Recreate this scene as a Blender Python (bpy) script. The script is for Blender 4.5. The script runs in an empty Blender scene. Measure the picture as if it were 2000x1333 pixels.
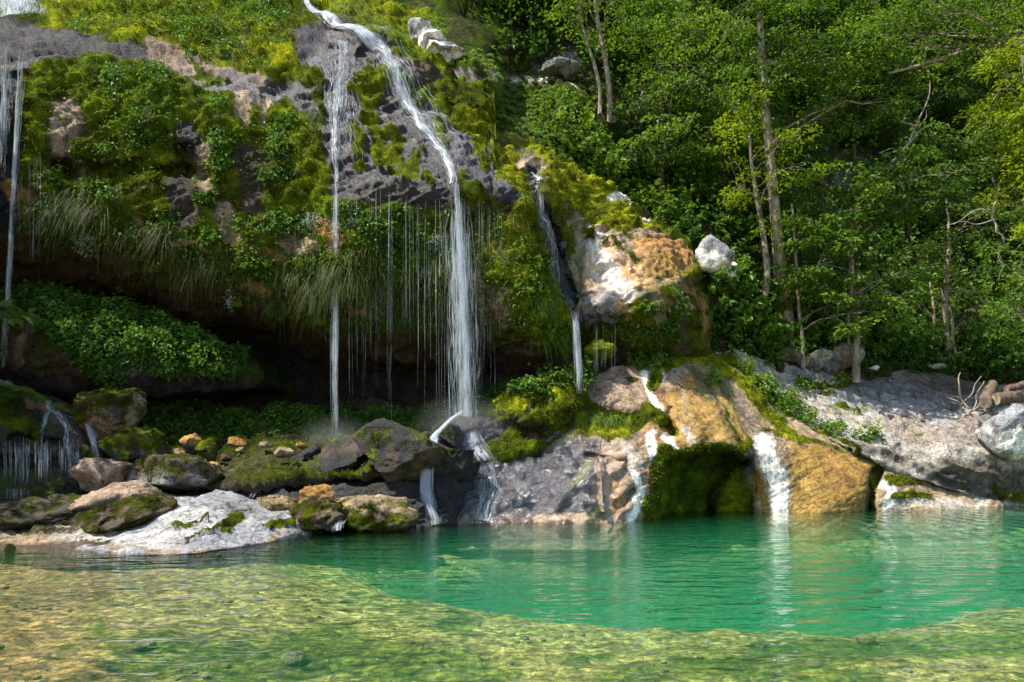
import bpy, math, random
import numpy as np
from mathutils import Vector

# ------------------------------------------------------------------ camera, sky, sun, exposure
scene = bpy.context.scene
COL = scene.collection
EYE, FPX, HZN = 1.8, 1500.0, 850.0        # eye height, focal length and horizon in photo pixels (photo is 2000 wide)
cd = bpy.data.cameras.new('camera'); cam = bpy.data.objects.new('camera', cd); COL.objects.link(cam)
cam.location = (0, 0, EYE); cam.rotation_euler = (math.radians(90), 0, 0)
cd.sensor_width = 36; cd.lens = 27; cd.shift_y = (HZN-666.5)/2000.0
cd.clip_start = 0.1; cd.clip_end = 600
scene.camera = cam
SUN = Vector((-0.50, -0.11, 0.85)).normalized()
world = bpy.data.worlds.new('World'); scene.world = world; world.use_nodes = True
wn = world.node_tree.nodes; wl = world.node_tree.links; wn.clear()
sky = wn.new('ShaderNodeTexSky'); sky.sky_type = 'NISHITA'; sky.sun_disc = False
sky.sun_elevation = math.asin(SUN.z); sky.sun_rotation = math.atan2(SUN.x, SUN.y)
bg = wn.new('ShaderNodeBackground'); bg.inputs['Strength'].default_value = 0.145
wo = wn.new('ShaderNodeOutputWorld'); wl.new(sky.outputs[0], bg.inputs[0]); wl.new(bg.outputs[0], wo.inputs[0])
sd = bpy.data.lights.new('sun', 'SUN'); sd.energy = 4.8; sd.angle = math.radians(0.55); sd.color = (1.0, 0.94, 0.84)
so = bpy.data.objects.new('sun', sd); COL.objects.link(so); so.rotation_euler = SUN.to_track_quat('Z', 'Y').to_euler()
vs = scene.view_settings; vs.view_transform = 'Standard'; vs.look = 'None'; vs.gamma = 1; vs.use_curve_mapping = False
vs.exposure = 0.9
scene.cycles.use_denoising = True
scene.cycles.max_bounces = 7; scene.cycles.transparent_max_bounces = 24; scene.cycles.volume_bounces = 1
scene.cycles.transmission_bounces = 4; scene.cycles.diffuse_bounces = 3; scene.cycles.glossy_bounces = 3
scene.cycles.caustics_reflective = False; scene.cycles.caustics_refractive = False

# ------------------------------------------------------------------ numpy noise
_rng = np.random.RandomState(7)
_perm = _rng.permutation(256); _perm = np.concatenate([_perm, _perm, _perm[:2]])
_g = _rng.normal(size=(256, 3)); _g /= np.linalg.norm(_g, axis=1)[:, None]
def pn(p):
    p = np.asarray(p, float); i = np.floor(p).astype(int); f = p - i; i &= 255
    w = f*f*f*(f*(f*6-15)+10); out = 0
    for dx in (0, 1):
        wx = w[:, 0] if dx else 1-w[:, 0]
        a = _perm[i[:, 0]+dx]
        for dy in (0, 1):
            wy = w[:, 1] if dy else 1-w[:, 1]
            b = _perm[(a+i[:, 1]+dy) & 255]
            for dz in (0, 1):
                wz = w[:, 2] if dz else 1-w[:, 2]
                g = _g[_perm[(b+i[:, 2]+dz) & 255]]
                out = out + wx*wy*wz*((f[:, 0]-dx)*g[:, 0]+(f[:, 1]-dy)*g[:, 1]+(f[:, 2]-dz)*g[:, 2])
    return out*1.6
def fbm(p, s, o=4, seed=0.0, ridged=False):
    p = np.asarray(p)*s+seed*17.31; a = 1.0; r = 0; t = 0
    for _ in range(o):
        n = pn(p); n = (0.5-np.abs(n))*2 if ridged else n
        r = r+a*n; t += a; a *= 0.5; p = p*2.03+5.2
    return r/t
def sstep(a, b, x):
    t = np.clip((x-a)/(b-a), 0, 1); return t*t*(3-2*t)
def at(u, v, Y):
    return np.array([(u-1000)/FPX*Y, Y, EYE+(HZN-v)/FPX*Y])

# ------------------------------------------------------------------ object helpers
def props(o, label=None, cat=None, group=None, kind=None):
    if label: o['label'] = label
    if cat: o['category'] = cat
    if group: o['group'] = group
    if kind: o['kind'] = kind
    return o
def mesh_np(name, V, F, mat=None, smooth=True, attrs=None, uv=None):
    """V (n,3); F (m,k) all the same k"""
    V = np.asarray(V, np.float32); F = np.asarray(F, np.int32)
    me = bpy.data.meshes.new(name); me.vertices.add(len(V)); me.vertices.foreach_set('co', V.ravel())
    m, k = F.shape; me.loops.add(m*k); me.loops.foreach_set('vertex_index', F.ravel())
    me.polygons.add(m); me.polygons.foreach_set('loop_start', np.arange(0, m*k, k, dtype=np.int32))
    me.polygons.foreach_set('loop_total', np.full(m, k, np.int32))
    me.polygons.foreach_set('use_smooth', np.full(m, smooth, bool))
    for an, (typ, arr) in (attrs or {}).items():
        a = me.attributes.new(an, typ, 'POINT'); arr = np.asarray(arr, np.float32)
        if typ == 'FLOAT': a.data.foreach_set('value', arr.ravel())
        else:
            c = np.ones((len(V), 4), np.float32); c[:, :3] = arr; a.data.foreach_set('color', c.ravel())
    if uv is not None:
        l = me.uv_layers.new(name='UVMap'); l.data.foreach_set('uv', np.asarray(uv, np.float32)[F.ravel()].ravel())
    me.update(calc_edges=True)
    if mat: me.materials.append(mat)
    return me
def link(name, me, parent=None, **k):
    o = bpy.data.objects.new(name, me); COL.objects.link(o)
    if parent is not None: o.parent = parent
    return props(o, **k)
def empty(name, loc, rz=0, **k):
    o = link(name, None, None, **k); o.location = loc; o.rotation_euler = (0, 0, rz); return o
def rebase(o, loc):
    """put the origin of a mesh object at loc without moving the geometry"""
    me = o.data; n = len(me.vertices); a = np.empty(n*3, np.float32); me.vertices.foreach_get('co', a)
    a = a.reshape(-1, 3)-np.asarray(loc, np.float32); me.vertices.foreach_set('co', a.ravel()); o.location = [float(c) for c in loc]; me.update()
    return o

# ------------------------------------------------------------------ materials
def newmat(name):
    m = bpy.data.materials.new(name); m.use_nodes = True; n = m.node_tree.nodes; n.clear(); return m, n, m.node_tree.links
def N(n, t, **k):
    x = n.new(t)
    for a, b in k.items():
        if isinstance(b, (int, float, tuple)) and a.startswith('i_'): x.inputs[int(a[2:])].default_value = b
        else: setattr(x, a, b)
    return x
def noise_node(n, l, src, scale, detail=4, rough=0.55, sx=None):
    t = n.new('ShaderNodeTexNoise'); t.inputs['Scale'].default_value = scale; t.inputs['Detail'].default_value = detail; t.inputs['Roughness'].default_value = rough
    if sx:
        mp = n.new('ShaderNodeMapping'); mp.inputs['Scale'].default_value = sx; l.new(src, mp.inputs[0]); l.new(mp.outputs[0], t.inputs['Vector'])
    else: l.new(src, t.inputs['Vector'])
    return t
def ramp(n, l, src, stops):
    r = n.new('ShaderNodeValToRGB'); e = r.color_ramp.elements
    e[0].position, e[0].color = stops[0][0], (*stops[0][1], 1); e[1].position, e[1].color = stops[-1][0], (*stops[-1][1], 1)
    for p, c in stops[1:-1]:
        q = e.new(p); q.color = (*c, 1)
    l.new(src, r.inputs[0]); return r
def mixc(n, l, fac, a, b, mode='MIX'):
    x = n.new('ShaderNodeMix'); x.data_type = 'RGBA'; x.blend_type = mode
    for s, i in ((fac, 0), (a, 6), (b, 7)):
        if isinstance(s, (int, float)): x.inputs[i].default_value = s
        elif isinstance(s, tuple): x.inputs[i].default_value = (*s, 1)
        else: l.new(s, x.inputs[i])
    return x.outputs[2]
def mth(n, l, op, a, b=0.0, c=None, clamp=False):
    x = n.new('ShaderNodeMath'); x.operation = op; x.use_clamp = clamp
    for s, i in ((a, 0), (b, 1), (c, 2)):
        if s is None: continue
        if isinstance(s, (int, float)): x.inputs[i].default_value = s
        else: l.new(s, x.inputs[i])
    return x.outputs[0]
def attr(n, name):
    a = n.new('ShaderNodeAttribute'); a.attribute_name = name; return a

def rock_material(name='mossy_limestone', k=1.0):
    m, n, l = newmat(name)
    geo = n.new('ShaderNodeNewGeometry'); P = geo.outputs['Position']
    tint = attr(n, 'tint').outputs['Color']; moss = attr(n, 'moss').outputs['Fac']; wet = attr(n, 'wet').outputs['Fac']
    n1 = noise_node(n, l, P, 2.2, 6, 0.62); n2 = noise_node(n, l, P, 14, 5, 0.65); n3 = noise_node(n, l, P, 55, 3, 0.6)
    v = n.new('ShaderNodeTexVoronoi'); v.feature = 'DISTANCE_TO_EDGE'; v.inputs['Scale'].default_value = 1.7
    dm = noise_node(n, l, P, 3, 3); va = n.new('ShaderNodeVectorMath'); va.operation = 'MULTIPLY_ADD'
    l.new(dm.outputs['Color'], va.inputs[0]); va.inputs[1].default_value = (.6, .6, .6); l.new(P, va.inputs[2]); l.new(va.outputs[0], v.inputs['Vector'])
    crack = mth(n, l, 'SMOOTH_MIN', v.outputs['Distance'], 0.05, 0.02)
    crack = mth(n, l, 'MULTIPLY', crack, 20.0)
    c = mixc(n, l, 1.0, tint, ramp(n, l, n1.outputs[0], [(.25, (.60, .58, .57)), (.5, (.98, .98, .98)), (.75, (1.3, 1.27, 1.2))]).outputs[0], 'MULTIPLY')
    c = mixc(n, l, 1.0, c, ramp(n, l, n2.outputs[0], [(.3, (.5/k, .5/k, .5/k)), (.5, (1, 1, 1)), (.7, (1.35*k, 1.35*k, 1.35*k))]).outputs[0], 'MULTIPLY')
    c = mixc(n, l, 1.0, c, ramp(n, l, crack, [(0, (.45, .42, .4)), (.6, (1, 1, 1))]).outputs[0], 'MULTIPLY')
    st = noise_node(n, l, P, 1.0, 5, 0.65, (4.5, 4.5, .55)); c = mixc(n, l, 1.0, c, ramp(n, l, st.outputs[0], [(.32, (.48, .44, .42)), (.5, (1, 1, 1)), (.68, (1.3, 1.27, 1.2))]).outputs[0], 'MULTIPLY')
    be = n.new('ShaderNodeMapping'); be.inputs['Rotation'].default_value = (0, .42, .2); be.inputs['Scale'].default_value = (1.6, 3, 13); l.new(P, be.inputs[0])
    bn = n.new('ShaderNodeTexNoise'); bn.inputs['Scale'].default_value = 1.0; bn.inputs['Detail'].default_value = 5; bn.inputs['Roughness'].default_value = .7; l.new(be.outputs[0], bn.inputs['Vector'])
    v2 = n.new('ShaderNodeTexVoronoi'); v2.feature = 'DISTANCE_TO_EDGE'; v2.inputs['Scale'].default_value = 6.5; va2 = n.new('ShaderNodeVectorMath'); va2.operation = 'MULTIPLY_ADD'
    l.new(n1.outputs['Color'], va2.inputs[0]); va2.inputs[1].default_value = (1.1, 1.1, 1.1); l.new(P, va2.inputs[2]); l.new(va2.outputs[0], v2.inputs['Vector'])
    cr2 = mth(n, l, 'MULTIPLY', mth(n, l, 'MINIMUM', v2.outputs['Distance'], .04), 25.0)
    c = mixc(n, l, .5, c, mixc(n, l, 1.0, c, ramp(n, l, cr2, [(0, (.4, .38, .36)), (.7, (1, 1, 1))]).outputs[0], 'MULTIPLY'))
    n5 = noise_node(n, l, P, 28, 8, .78)
    # moss colour: olive brown to yellow green
    mc = ramp(n, l, n1.outputs[0], [(.30, (.018, .022, .004)), (.43, (.050, .062, .005)), (.54, (.092, .128, .006)), (.66, (.18, .205, .008)), (.78, (.30, .28, .010))]).outputs[0]
    mc = mixc(n, l, 1.0, mc, ramp(n, l, n3.outputs[0], [(.3, (.35, .35, .35)), (.5, (1, 1, 1)), (.7, (1.5, 1.5, 1.5))]).outputs[0], 'MULTIPLY')
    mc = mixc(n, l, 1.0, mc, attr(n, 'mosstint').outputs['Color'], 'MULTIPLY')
    mf = mth(n, l, 'ADD', moss, mth(n, l, 'MULTIPLY', mth(n, l, 'SUBTRACT', n2.outputs[0], 0.5), 1.5))
    mf = mth(n, l, 'MULTIPLY', mth(n, l, 'SUBTRACT', mf, 0.36), 4.0, clamp=True)
    col = mixc(n, l, mf, c, mc)
    b = n.new('ShaderNodeBsdfPrincipled'); l.new(col, b.inputs['Base Color'])
    r = mth(n, l, 'SUBTRACT', 0.85, mth(n, l, 'MULTIPLY', wet, 0.52)); vw = mth(n, l, 'MULTIPLY', mth(n, l, 'SUBTRACT', wet, 0.85), 8.0, clamp=True); r = mth(n, l, 'SUBTRACT', r, mth(n, l, 'MULTIPLY', vw, .20)); r = mth(n, l, 'ADD', r, mth(n, l, 'MULTIPLY', mf, 0.5), clamp=True)
    l.new(r, b.inputs['Roughness'])
    sp = mth(n, l, 'MULTIPLY', mth(n, l, 'ADD', mth(n, l, 'ADD', 0.22, mth(n, l, 'MULTIPLY', wet, 0.33)), mth(n, l, 'MULTIPLY', vw, .45)), mth(n, l, 'SUBTRACT', 1.0, mth(n, l, 'MULTIPLY', mf, 0.85)))
    l.new(sp, b.inputs['Specular IOR Level'])
    h = mth(n, l, 'ADD', mth(n, l, 'MULTIPLY', n2.outputs[0], 0.10), mth(n, l, 'MULTIPLY', n3.outputs[0], 0.030))
    h = mth(n, l, 'ADD', h, mth(n, l, 'MULTIPLY', crack, 0.04)); h = mth(n, l, 'ADD', h, mth(n, l, 'MULTIPLY', cr2, 0.02)); h = mth(n, l, 'ADD', h, mth(n, l, 'MULTIPLY', bn.outputs[0], 0.05)); h = mth(n, l, 'ADD', h, mth(n, l, 'MULTIPLY', n5.outputs[0], 0.07))
    h2 = mth(n, l, 'ADD', mth(n, l, 'MULTIPLY', n3.outputs[0], 0.07), mth(n, l, 'MULTIPLY', n2.outputs[0], 0.12))
    hm = n.new('ShaderNodeMix'); hm.data_type = 'FLOAT'; l.new(mf, hm.inputs[0]); l.new(h, hm.inputs[2]); l.new(h2, hm.inputs[3])
    mr = n.new('ShaderNodeMapRange'); mr.inputs['From Min'].default_value = .6; mr.inputs['From Max'].default_value = .9; mr.inputs['To Min'].default_value = .9; mr.inputs['To Max'].default_value = .22; l.new(tint, mr.inputs['Value'])
    bp = n.new('ShaderNodeBump'); l.new(mth(n, l, 'MULTIPLY', mr.outputs[0], mth(n, l, 'SUBTRACT', 1.0, mth(n, l, 'MULTIPLY', mth(n, l, 'MULTIPLY', wet, mth(n, l, 'SUBTRACT', 1.0, mf)), .5))), bp.inputs['Strength']); bp.inputs['Distance'].default_value = 0.8
    l.new(hm.outputs[0], bp.inputs['Height']); l.new(bp.outputs[0], b.inputs['Normal'])
    o = n.new('ShaderNodeOutputMaterial'); l.new(b.outputs[0], o.inputs[0]); return m
ROCK = rock_material(); BED = rock_material('pool_bed_gravel', 1.7)

def leaf_material(name, dark, mid, light, trans=0.35, rough=0.55):
    m, n, l = newmat(name)
    sh = attr(n, 'shade').outputs['Fac']; oi = n.new('ShaderNodeObjectInfo')
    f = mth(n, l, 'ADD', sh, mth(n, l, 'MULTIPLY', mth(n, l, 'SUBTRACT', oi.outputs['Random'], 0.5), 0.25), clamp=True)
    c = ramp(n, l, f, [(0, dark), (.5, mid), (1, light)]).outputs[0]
    b = n.new('ShaderNodeBsdfPrincipled'); l.new(c, b.inputs['Base Color']); b.inputs['Roughness'].default_value = rough; b.inputs['Specular IOR Level'].default_value = 0.3
    t = n.new('ShaderNodeBsdfTranslucent'); l.new(mixc(n, l, 1.0, c, (1.5, 1.35, .5), 'MULTIPLY'), t.inputs[0])
    mx = n.new('ShaderNodeMixShader'); mx.inputs[0].default_value = trans; l.new(b.outputs[0], mx.inputs[1]); l.new(t.outputs[0], mx.inputs[2])
    o = n.new('ShaderNodeOutputMaterial'); l.new(mx.outputs[0], o.inputs[0]); return m
L_TREE = leaf_material('leaf_forest', (.030, .065, .010), (.088, .180, .020), (.20, .31, .035), .48)
L_TREE2 = leaf_material('leaf_forest_cool', (.025, .062, .014), (.095, .175, .030), (.20, .31, .05), .48)
L_BRIGHT = leaf_material('leaf_fresh', (.08, .14, .006), (.18, .27, .010), (.32, .40, .02), 0.5)
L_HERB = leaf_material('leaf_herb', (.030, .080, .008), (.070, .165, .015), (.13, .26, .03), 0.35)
L_SUNHERB = leaf_material('leaf_sunny_herb', (.06, .13, .008), (.11, .21, .015), (.20, .30, .03), 0.4)  # brighter copy of the herb leaf, sunlight put into its colour; fresh plants too
L_GRASS = leaf_material('grass_blade', (.06, .045, .015), (.075, .115, .018), (.15, .20, .04), 0.35, 0.6)
L_GREENGRASS = leaf_material('grass_green', (.07, .15, .02), (.15, .26, .035), (.26, .38, .06), 0.45, 0.6)
L_GREY = leaf_material('leaf_bluegrey', (.10, .15, .11), (.20, .27, .21), (.35, .42, .34), 0.2, 0.6)
L_MOSS = leaf_material('moss_frond', (.06, .075, .004), (.14, .165, .008), (.28, .28, .012), 0.3, 0.9)

def bark_material(name, a, b_, mossy=0.3):
    m, n, l = newmat(name); tc = n.new('ShaderNodeTexCoord'); P = tc.outputs['Object']
    n1 = noise_node(n, l, P, 9, 5, 0.6, (1, 1, .35)); n2 = noise_node(n, l, P, 2.5, 3)
    c = ramp(n, l, n1.outputs[0], [(.3, a), (.65, b_)]).outputs[0]
    f = mth(n, l, 'MULTIPLY', mth(n, l, 'SUBTRACT', n2.outputs[0], 0.62-mossy*0.3), 6.0, clamp=True)
    c = mixc(n, l, f, c, (.07, .08, .012))
    b = n.new('ShaderNodeBsdfPrincipled'); l.new(c, b.inputs['Base Color']); b.inputs['Roughness'].default_value = 0.9
    bp = n.new('ShaderNodeBump'); bp.inputs['Strength'].default_value = 0.8; bp.inputs['Distance'].default_value = 0.03; l.new(n1.outputs[0], bp.inputs['Height']); l.new(bp.outputs[0], b.inputs['Normal'])
    o = n.new('ShaderNodeOutputMaterial'); l.new(b.outputs[0], o.inputs[0]); return m
BARK = bark_material('bark_grey_brown', (.14, .095, .06), (.42, .35, .26))
BARK_DARK = bark_material('bark_dark', (.05, .035, .022), (.15, .12, .085))
BARK_PALE = bark_material('bark_dead_pale', (.22, .17, .12), (.45, .38, .30), 0)
BARK_LOG = bark_material('bark_log', (.06, .035, .022), (.18, .12, .08), 0.2)

def fall_material():
    """thin broken sheet of white water: streaks run along the flow, clear gaps between them"""
    m, n, l = newmat('falling_water'); uv = n.new('ShaderNodeUVMap'); U = uv.outputs[0]
    n1 = noise_node(n, l, U, 1.0, 4, 0.6, (26, 1.0, 1)); n2 = noise_node(n, l, U, 1.0, 3, 0.6, (80, 3.0, 1)); n3 = noise_node(n, l, U, 1.0, 3, 0.6, (4, 2.2, 1))
    dens = attr(n, 'dens').outputs['Fac']
    s = mth(n, l, 'ADD', mth(n, l, 'MULTIPLY', n1.outputs[0], 1.0), mth(n, l, 'MULTIPLY', n2.outputs[0], 0.9)); s = mth(n, l, 'ADD', s, mth(n, l, 'MULTIPLY', n3.outputs[0], 0.4))
    f = mth(n, l, 'ADD', mth(n, l, 'SUBTRACT', s, 1.55), mth(n, l, 'MULTIPLY', dens, 0.62)); f = mth(n, l, 'MULTIPLY', f, 2.9, clamp=True)
    f = mth(n, l, 'MULTIPLY', f, 0.72)
    tr = n.new('ShaderNodeBsdfTransparent')
    b = n.new('ShaderNodeBsdfPrincipled'); b.inputs['Base Color'].default_value = (.80, .86, .92, 1); b.inputs['Roughness'].default_value = 0.25
    b.inputs['Subsurface Weight'].default_value = 0.0
    t2 = n.new('ShaderNodeBsdfTranslucent'); t2.inputs[0].default_value = (.85, .9, .95, 1)
    m1 = n.new('ShaderNodeMixShader'); m1.inputs[0].default_value = 0.4; l.new(b.outputs[0], m1.inputs[1]); l.new(t2.outputs[0], m1.inputs[2])
    m2 = n.new('ShaderNodeMixShader'); l.new(f, m2.inputs[0]); l.new(tr.outputs[0], m2.inputs[1]); l.new(m1.outputs[0], m2.inputs[2])
    o = n.new('ShaderNodeOutputMaterial'); l.new(m2.outputs[0], o.inputs[0]); return m
FALL = fall_material()
def strand_material():
    m, n, l = newmat('water_strand')
    tr = n.new('ShaderNodeBsdfTransparent'); b = n.new('ShaderNodeBsdfPrincipled'); b.inputs['Base Color'].default_value = (.80, .87, .93, 1); b.inputs['Roughness'].default_value = 0.15
    t2 = n.new('ShaderNodeBsdfTranslucent'); t2.inputs[0].default_value = (.85, .9, .95, 1)
    m1 = n.new('ShaderNodeMixShader'); m1.inputs[0].default_value = 0.45; l.new(b.outputs[0], m1.inputs[1]); l.new(t2.outputs[0], m1.inputs[2])
    geo = n.new('ShaderNodeNewGeometry'); ns = noise_node(n, l, geo.outputs['Position'], 1.0, 2, 0.5, (9, 9, 1.7))
    f = mth(n, l, 'MULTIPLY', mth(n, l, 'SUBTRACT', ns.outputs[0], 0.28), 2.2, clamp=True); f = mth(n, l, 'MULTIPLY', f, 0.38)
    m2 = n.new('ShaderNodeMixShader'); l.new(f, m2.inputs[0]); l.new(tr.outputs[0], m2.inputs[1]); l.new(m1.outputs[0], m2.inputs[2])
    o = n.new('ShaderNodeOutputMaterial'); l.new(m2.outputs[0], o.inputs[0]); return m
STRAND = strand_material()

# ------------------------------------------------------------------ strokes: where moss, wet rock, tan rock lie on the surfaces (photo pixel grid)
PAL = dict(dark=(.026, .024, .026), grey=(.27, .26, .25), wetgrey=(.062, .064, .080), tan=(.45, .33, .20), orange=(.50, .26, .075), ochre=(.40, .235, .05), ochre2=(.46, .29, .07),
           white=(.94, .88, .77), pink=(.38, .27, .19), brown=(.105, .070, .042), pale=(.60, .55, .47), gpale=(.42, .43, .45), rust=(.30, .13, .04), olive=(.17, .17, .06))
def polydist(U, V, pts):
    if len(pts) == 1: return np.hypot(U-pts[0][0], V-pts[0][1])
    d = np.full(U.shape, 1e9)
    for (x0, y0), (x1, y1) in zip(pts[:-1], pts[1:]):
        dx, dy = x1-x0, y1-y0; t = np.clip(((U-x0)*dx+(V-y0)*dy)/(dx*dx+dy*dy+1e-9), 0, 1)
        d = np.minimum(d, np.hypot(U-x0-t*dx, V-y0-t*dy))
    return d
def inpoly(U, V, poly):
    c = np.zeros(U.shape, bool); n = len(poly)
    for i in range(n):
        x0, y0 = poly[i]; x1, y1 = poly[(i+1) % n]
        if y0 == y1: continue
        k = ((y0 > V) != (y1 > V)) & (U < (x1-x0)*(V-y0)/(y1-y0)+x0); c ^= k
    return c
def sdist(U, V, poly):
    d = polydist(U, V, list(poly)+[poly[0]]); return np.where(inpoly(U, V, poly), -d, d)

def tps(ctrl, U, V):
    C = np.array(ctrl, float); X = C[:, :2]/100.0; n = len(C)
    def ph(r2): return 0.5*r2*np.log(r2+1e-12)
    K = ph(((X[:, None]-X[None])**2).sum(-1)) + np.eye(n)*1e-3
    A = np.zeros((n+3, n+3)); A[:n, :n] = K; A[:n, n] = 1; A[:n, n+1:] = X; A[n, :n] = 1; A[n+1:, :n] = X.T
    w = np.linalg.solve(A, np.concatenate([C[:, 2], [0, 0, 0]]))
    q = np.stack([U, V], -1)/100.0; out = w[n]+q@w[n+1:]
    for i in range(n): out = out+w[i]*ph(((q-X[i])**2).sum(-1))
    return out

class Relief:
    """A rock surface given by depths measured from the photograph, roughened in 3D and folded back at its rims."""
    def __init__(s, name, u0, u1, du, dv, top, bot, ctrl, base='grey', moss0=0.3, wet0=0.2, strokes=(), carve=(), rough=1.0, fold=(6, 3, 5, 5), foldstep=0.45,
                 mossy_up=0.35, mosstint=(1, 1, 1), warp=1.0, parent=None, seed=1, lump=1.0, strata=0.0, **k):
        us = np.arange(u0, u1+.1, du); top = np.array(top, float); bot = np.array(bot, float)
        tv = np.interp(us, top[:, 0], top[:, 1]); bv = np.interp(us, bot[:, 0], bot[:, 1])
        nr = int((bv-tv).max()/dv)+2; t = np.linspace(0, 1, nr)
        U = np.repeat(us[None], nr, 0); V = tv[None]+(bv-tv)[None]*t[:, None]
        Y = tps(ctrl, U, V)
        for poly, amt, soft in carve:
            wv = 10*pn(np.stack([U.ravel()/60, V.ravel()/60, U.ravel()*0+seed], -1)).reshape(U.shape)
            if len(poly) and isinstance(poly[0], (int, float)):     # (radius, pts)
                r, pts = poly; m = 1-sstep(r*0.3, r, polydist(U, V, pts)+wv*0.4)
            else: m = 1-sstep(-soft, soft, sdist(U, V, poly)+wv)
            Y = Y+amt*m
        ft, fb, fl, fr = fold
        def ext(A, push):
            rt = [A[0]+0*A[0]]*ft; rb = [A[-1]]*fb
            A = np.concatenate([np.array(rt).reshape(ft, -1), A, np.array(rb).reshape(fb, -1)], 0) if ft or fb else A
            A = np.concatenate([np.repeat(A[:, :1], fl, 1), A, np.repeat(A[:, -1:], fr, 1)], 1); return A
        X = (U-1000)/FPX*Y; Z = EYE+(HZN-V)/FPX*Y
        X, Y2, Z, Ue, Ve = [ext(a, 0) for a in (X, Y, Z, U, V)]
        R, Cc = X.shape
        kt = np.maximum(0, ft-np.arange(R)); kb = np.maximum(0, np.arange(R)-(R-1-fb)); kl = np.maximum(0, fl-np.arange(Cc)); kr = np.maximum(0, np.arange(Cc)-(Cc-1-fr))
        kk = np.maximum(np.maximum(kt, kb)[:, None], np.maximum(kl, kr)[None])
        Y2 = Y2+foldstep*kk**1.0; Z = Z-0.05*kt[:, None]*foldstep*2+(0.04*kb[:, None])*foldstep
        X = X+(-.10*kl[None]+.10*kr[None])*foldstep*-1
        P = np.stack([X, Y2, Z], -1); s.shape = (R, Cc)
        Nn = s._normals(P)
        pf = P.reshape(-1, 3); nf = Nn.reshape(-1, 3); Uf = Ue.ravel(); Vf = Ve.ravel()
        # --- colour and cover masks
        wu = fbm(pf, 1.1, 4, seed+3)*26; wv = fbm(pf, 1.1, 4, seed+5)*26
        fine = fbm(pf, 5.0, 3, seed+9)*9
        Uw, Vw = Uf+(wu+fine)*warp, Vf+(wv-fine)*warp
        tint = np.tile(np.array(PAL[base]), (len(pf), 1)); moss = np.full(len(pf), float(moss0)); wet = np.full(len(pf), float(wet0)); mt = np.tile(np.array(mosstint, float), (len(pf), 1))
        moss += mossy_up*np.clip(nf[:, 2], -0.6, 1)+0.42*fbm(pf, 0.9, 4, seed+11)
        for kind, st, r, pts in strokes:
            if r < 0: d = sdist(Uw, Vw, pts); m = 1-sstep(r*0.5, -r*0.5, d)     # polygon, |r| = softness
            else: d = polydist(Uw, Vw, pts); m = 1-sstep(r*0.55, r*1.15, d)
            m = m*st
            if kind == 'moss': moss = moss*(1-m)+m*(0.95)
            elif kind == 'bare': moss = moss*(1-m)
            elif kind == 'wet': wet = wet*(1-m)+m
            elif kind == 'dry': wet = wet*(1-m)
            elif kind == 'mbright': mt = mt*(1-m[:, None])+m[:, None]*np.array((2.6, 2.15, 1.2))  # yellower moss tint, brightened to paint in the sun on it
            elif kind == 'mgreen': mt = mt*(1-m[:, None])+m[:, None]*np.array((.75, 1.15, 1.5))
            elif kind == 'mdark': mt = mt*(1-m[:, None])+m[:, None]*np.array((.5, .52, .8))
            else:
                tint = tint*(1-m[:, None])+m[:, None]*np.array(PAL[kind]); moss = moss*(1-0.95*m)
        moss = np.clip(moss, 0, 1)
        # --- relief in three dimensions
        big = fbm(pf, 0.55, 4, seed)*0.42*rough
        bd = pf@np.array([[.92, 0, .39], [0, 1, 0], [-.39, 0, .92]]).T
        rid = (fbm(bd*np.array([.55, 1, 2.3]), 1.2, 5, seed+2, True)-0.4)*0.15*rough; rid = rid+(fbm(bd*np.array([.6, 1, 2.6]), 4.0, 4, seed+12, True)-.4)*.07*rough*(1-.7*sstep(.4, .8, moss))
        sm = fbm(pf, 6.0, 4, seed+4)*0.055*rough
        lmp = (np.abs(fbm(pf, 2.0, 3, seed+6)))*0.32*sstep(.35, .8, moss)*lump
        if strata:
            w = (pf[:, 2]*0.9+pf[:, 0]*0.32+fbm(pf, .8, 2, seed+8)*.25)*2.6; st_ = (np.abs((w % 1)-.5)*2)**2
            rid = rid+(st_-.4)*strata*(1-sstep(.5, .8, moss))
        disp = big+rid+sm+lmp+sstep(.85, 1, wet)*(1-moss)*(fbm(pf, 1.9, 2, seed+21)*.22+fbm(pf, 7, 2, seed+22)*.022)
        pf = pf+nf*disp[:, None]
        P = pf.reshape(R, Cc, 3); s.P = P; s.N = s._normals(P)
        s.U = Ue; s.V = Ve; s.moss = moss.reshape(R, Cc); s.tv, s.bv, s.u0, s.du, s.us, s.ft, s.fl, s.nr = tv, bv, u0, du, us, ft, fl, nr
        idx = np.arange(R*Cc).reshape(R, Cc)
        F = np.stack([idx[:-1, :-1], idx[1:, :-1], idx[1:, 1:], idx[:-1, 1:]], -1).reshape(-1, 4)
        me = mesh_np(name, pf, F, ROCK, True, dict(tint=('FLOAT_COLOR', tint), moss=('FLOAT', moss), wet=('FLOAT', wet), mosstint=('FLOAT_COLOR', mt)))
        s.obj = link(name, me, parent, **k)
    @staticmethod
    def _normals(P):
        a = np.gradient(P, axis=1); b = np.gradient(P, axis=0); n = np.cross(b, a)
        n /= np.linalg.norm(n, axis=-1, keepdims=True)+1e-9
        return n*np.sign((n[..., 1:2]*-1).mean())     # towards the camera side
    def idx(s, u, v):
        c = np.clip(np.round((np.asarray(u)-s.u0)/s.du).astype(int), 0, len(s.us)-1)
        t = (np.asarray(v)-s.tv[c])/(s.bv[c]-s.tv[c]); r = np.clip(np.round(t*(s.nr-1)).astype(int), 0, s.nr-1)
        return r+s.ft, c+s.fl
    def sample(s, u, v):
        r, c = s.idx(u, v); return s.P[r, c], s.N[r, c], s.moss[r, c]
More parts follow.
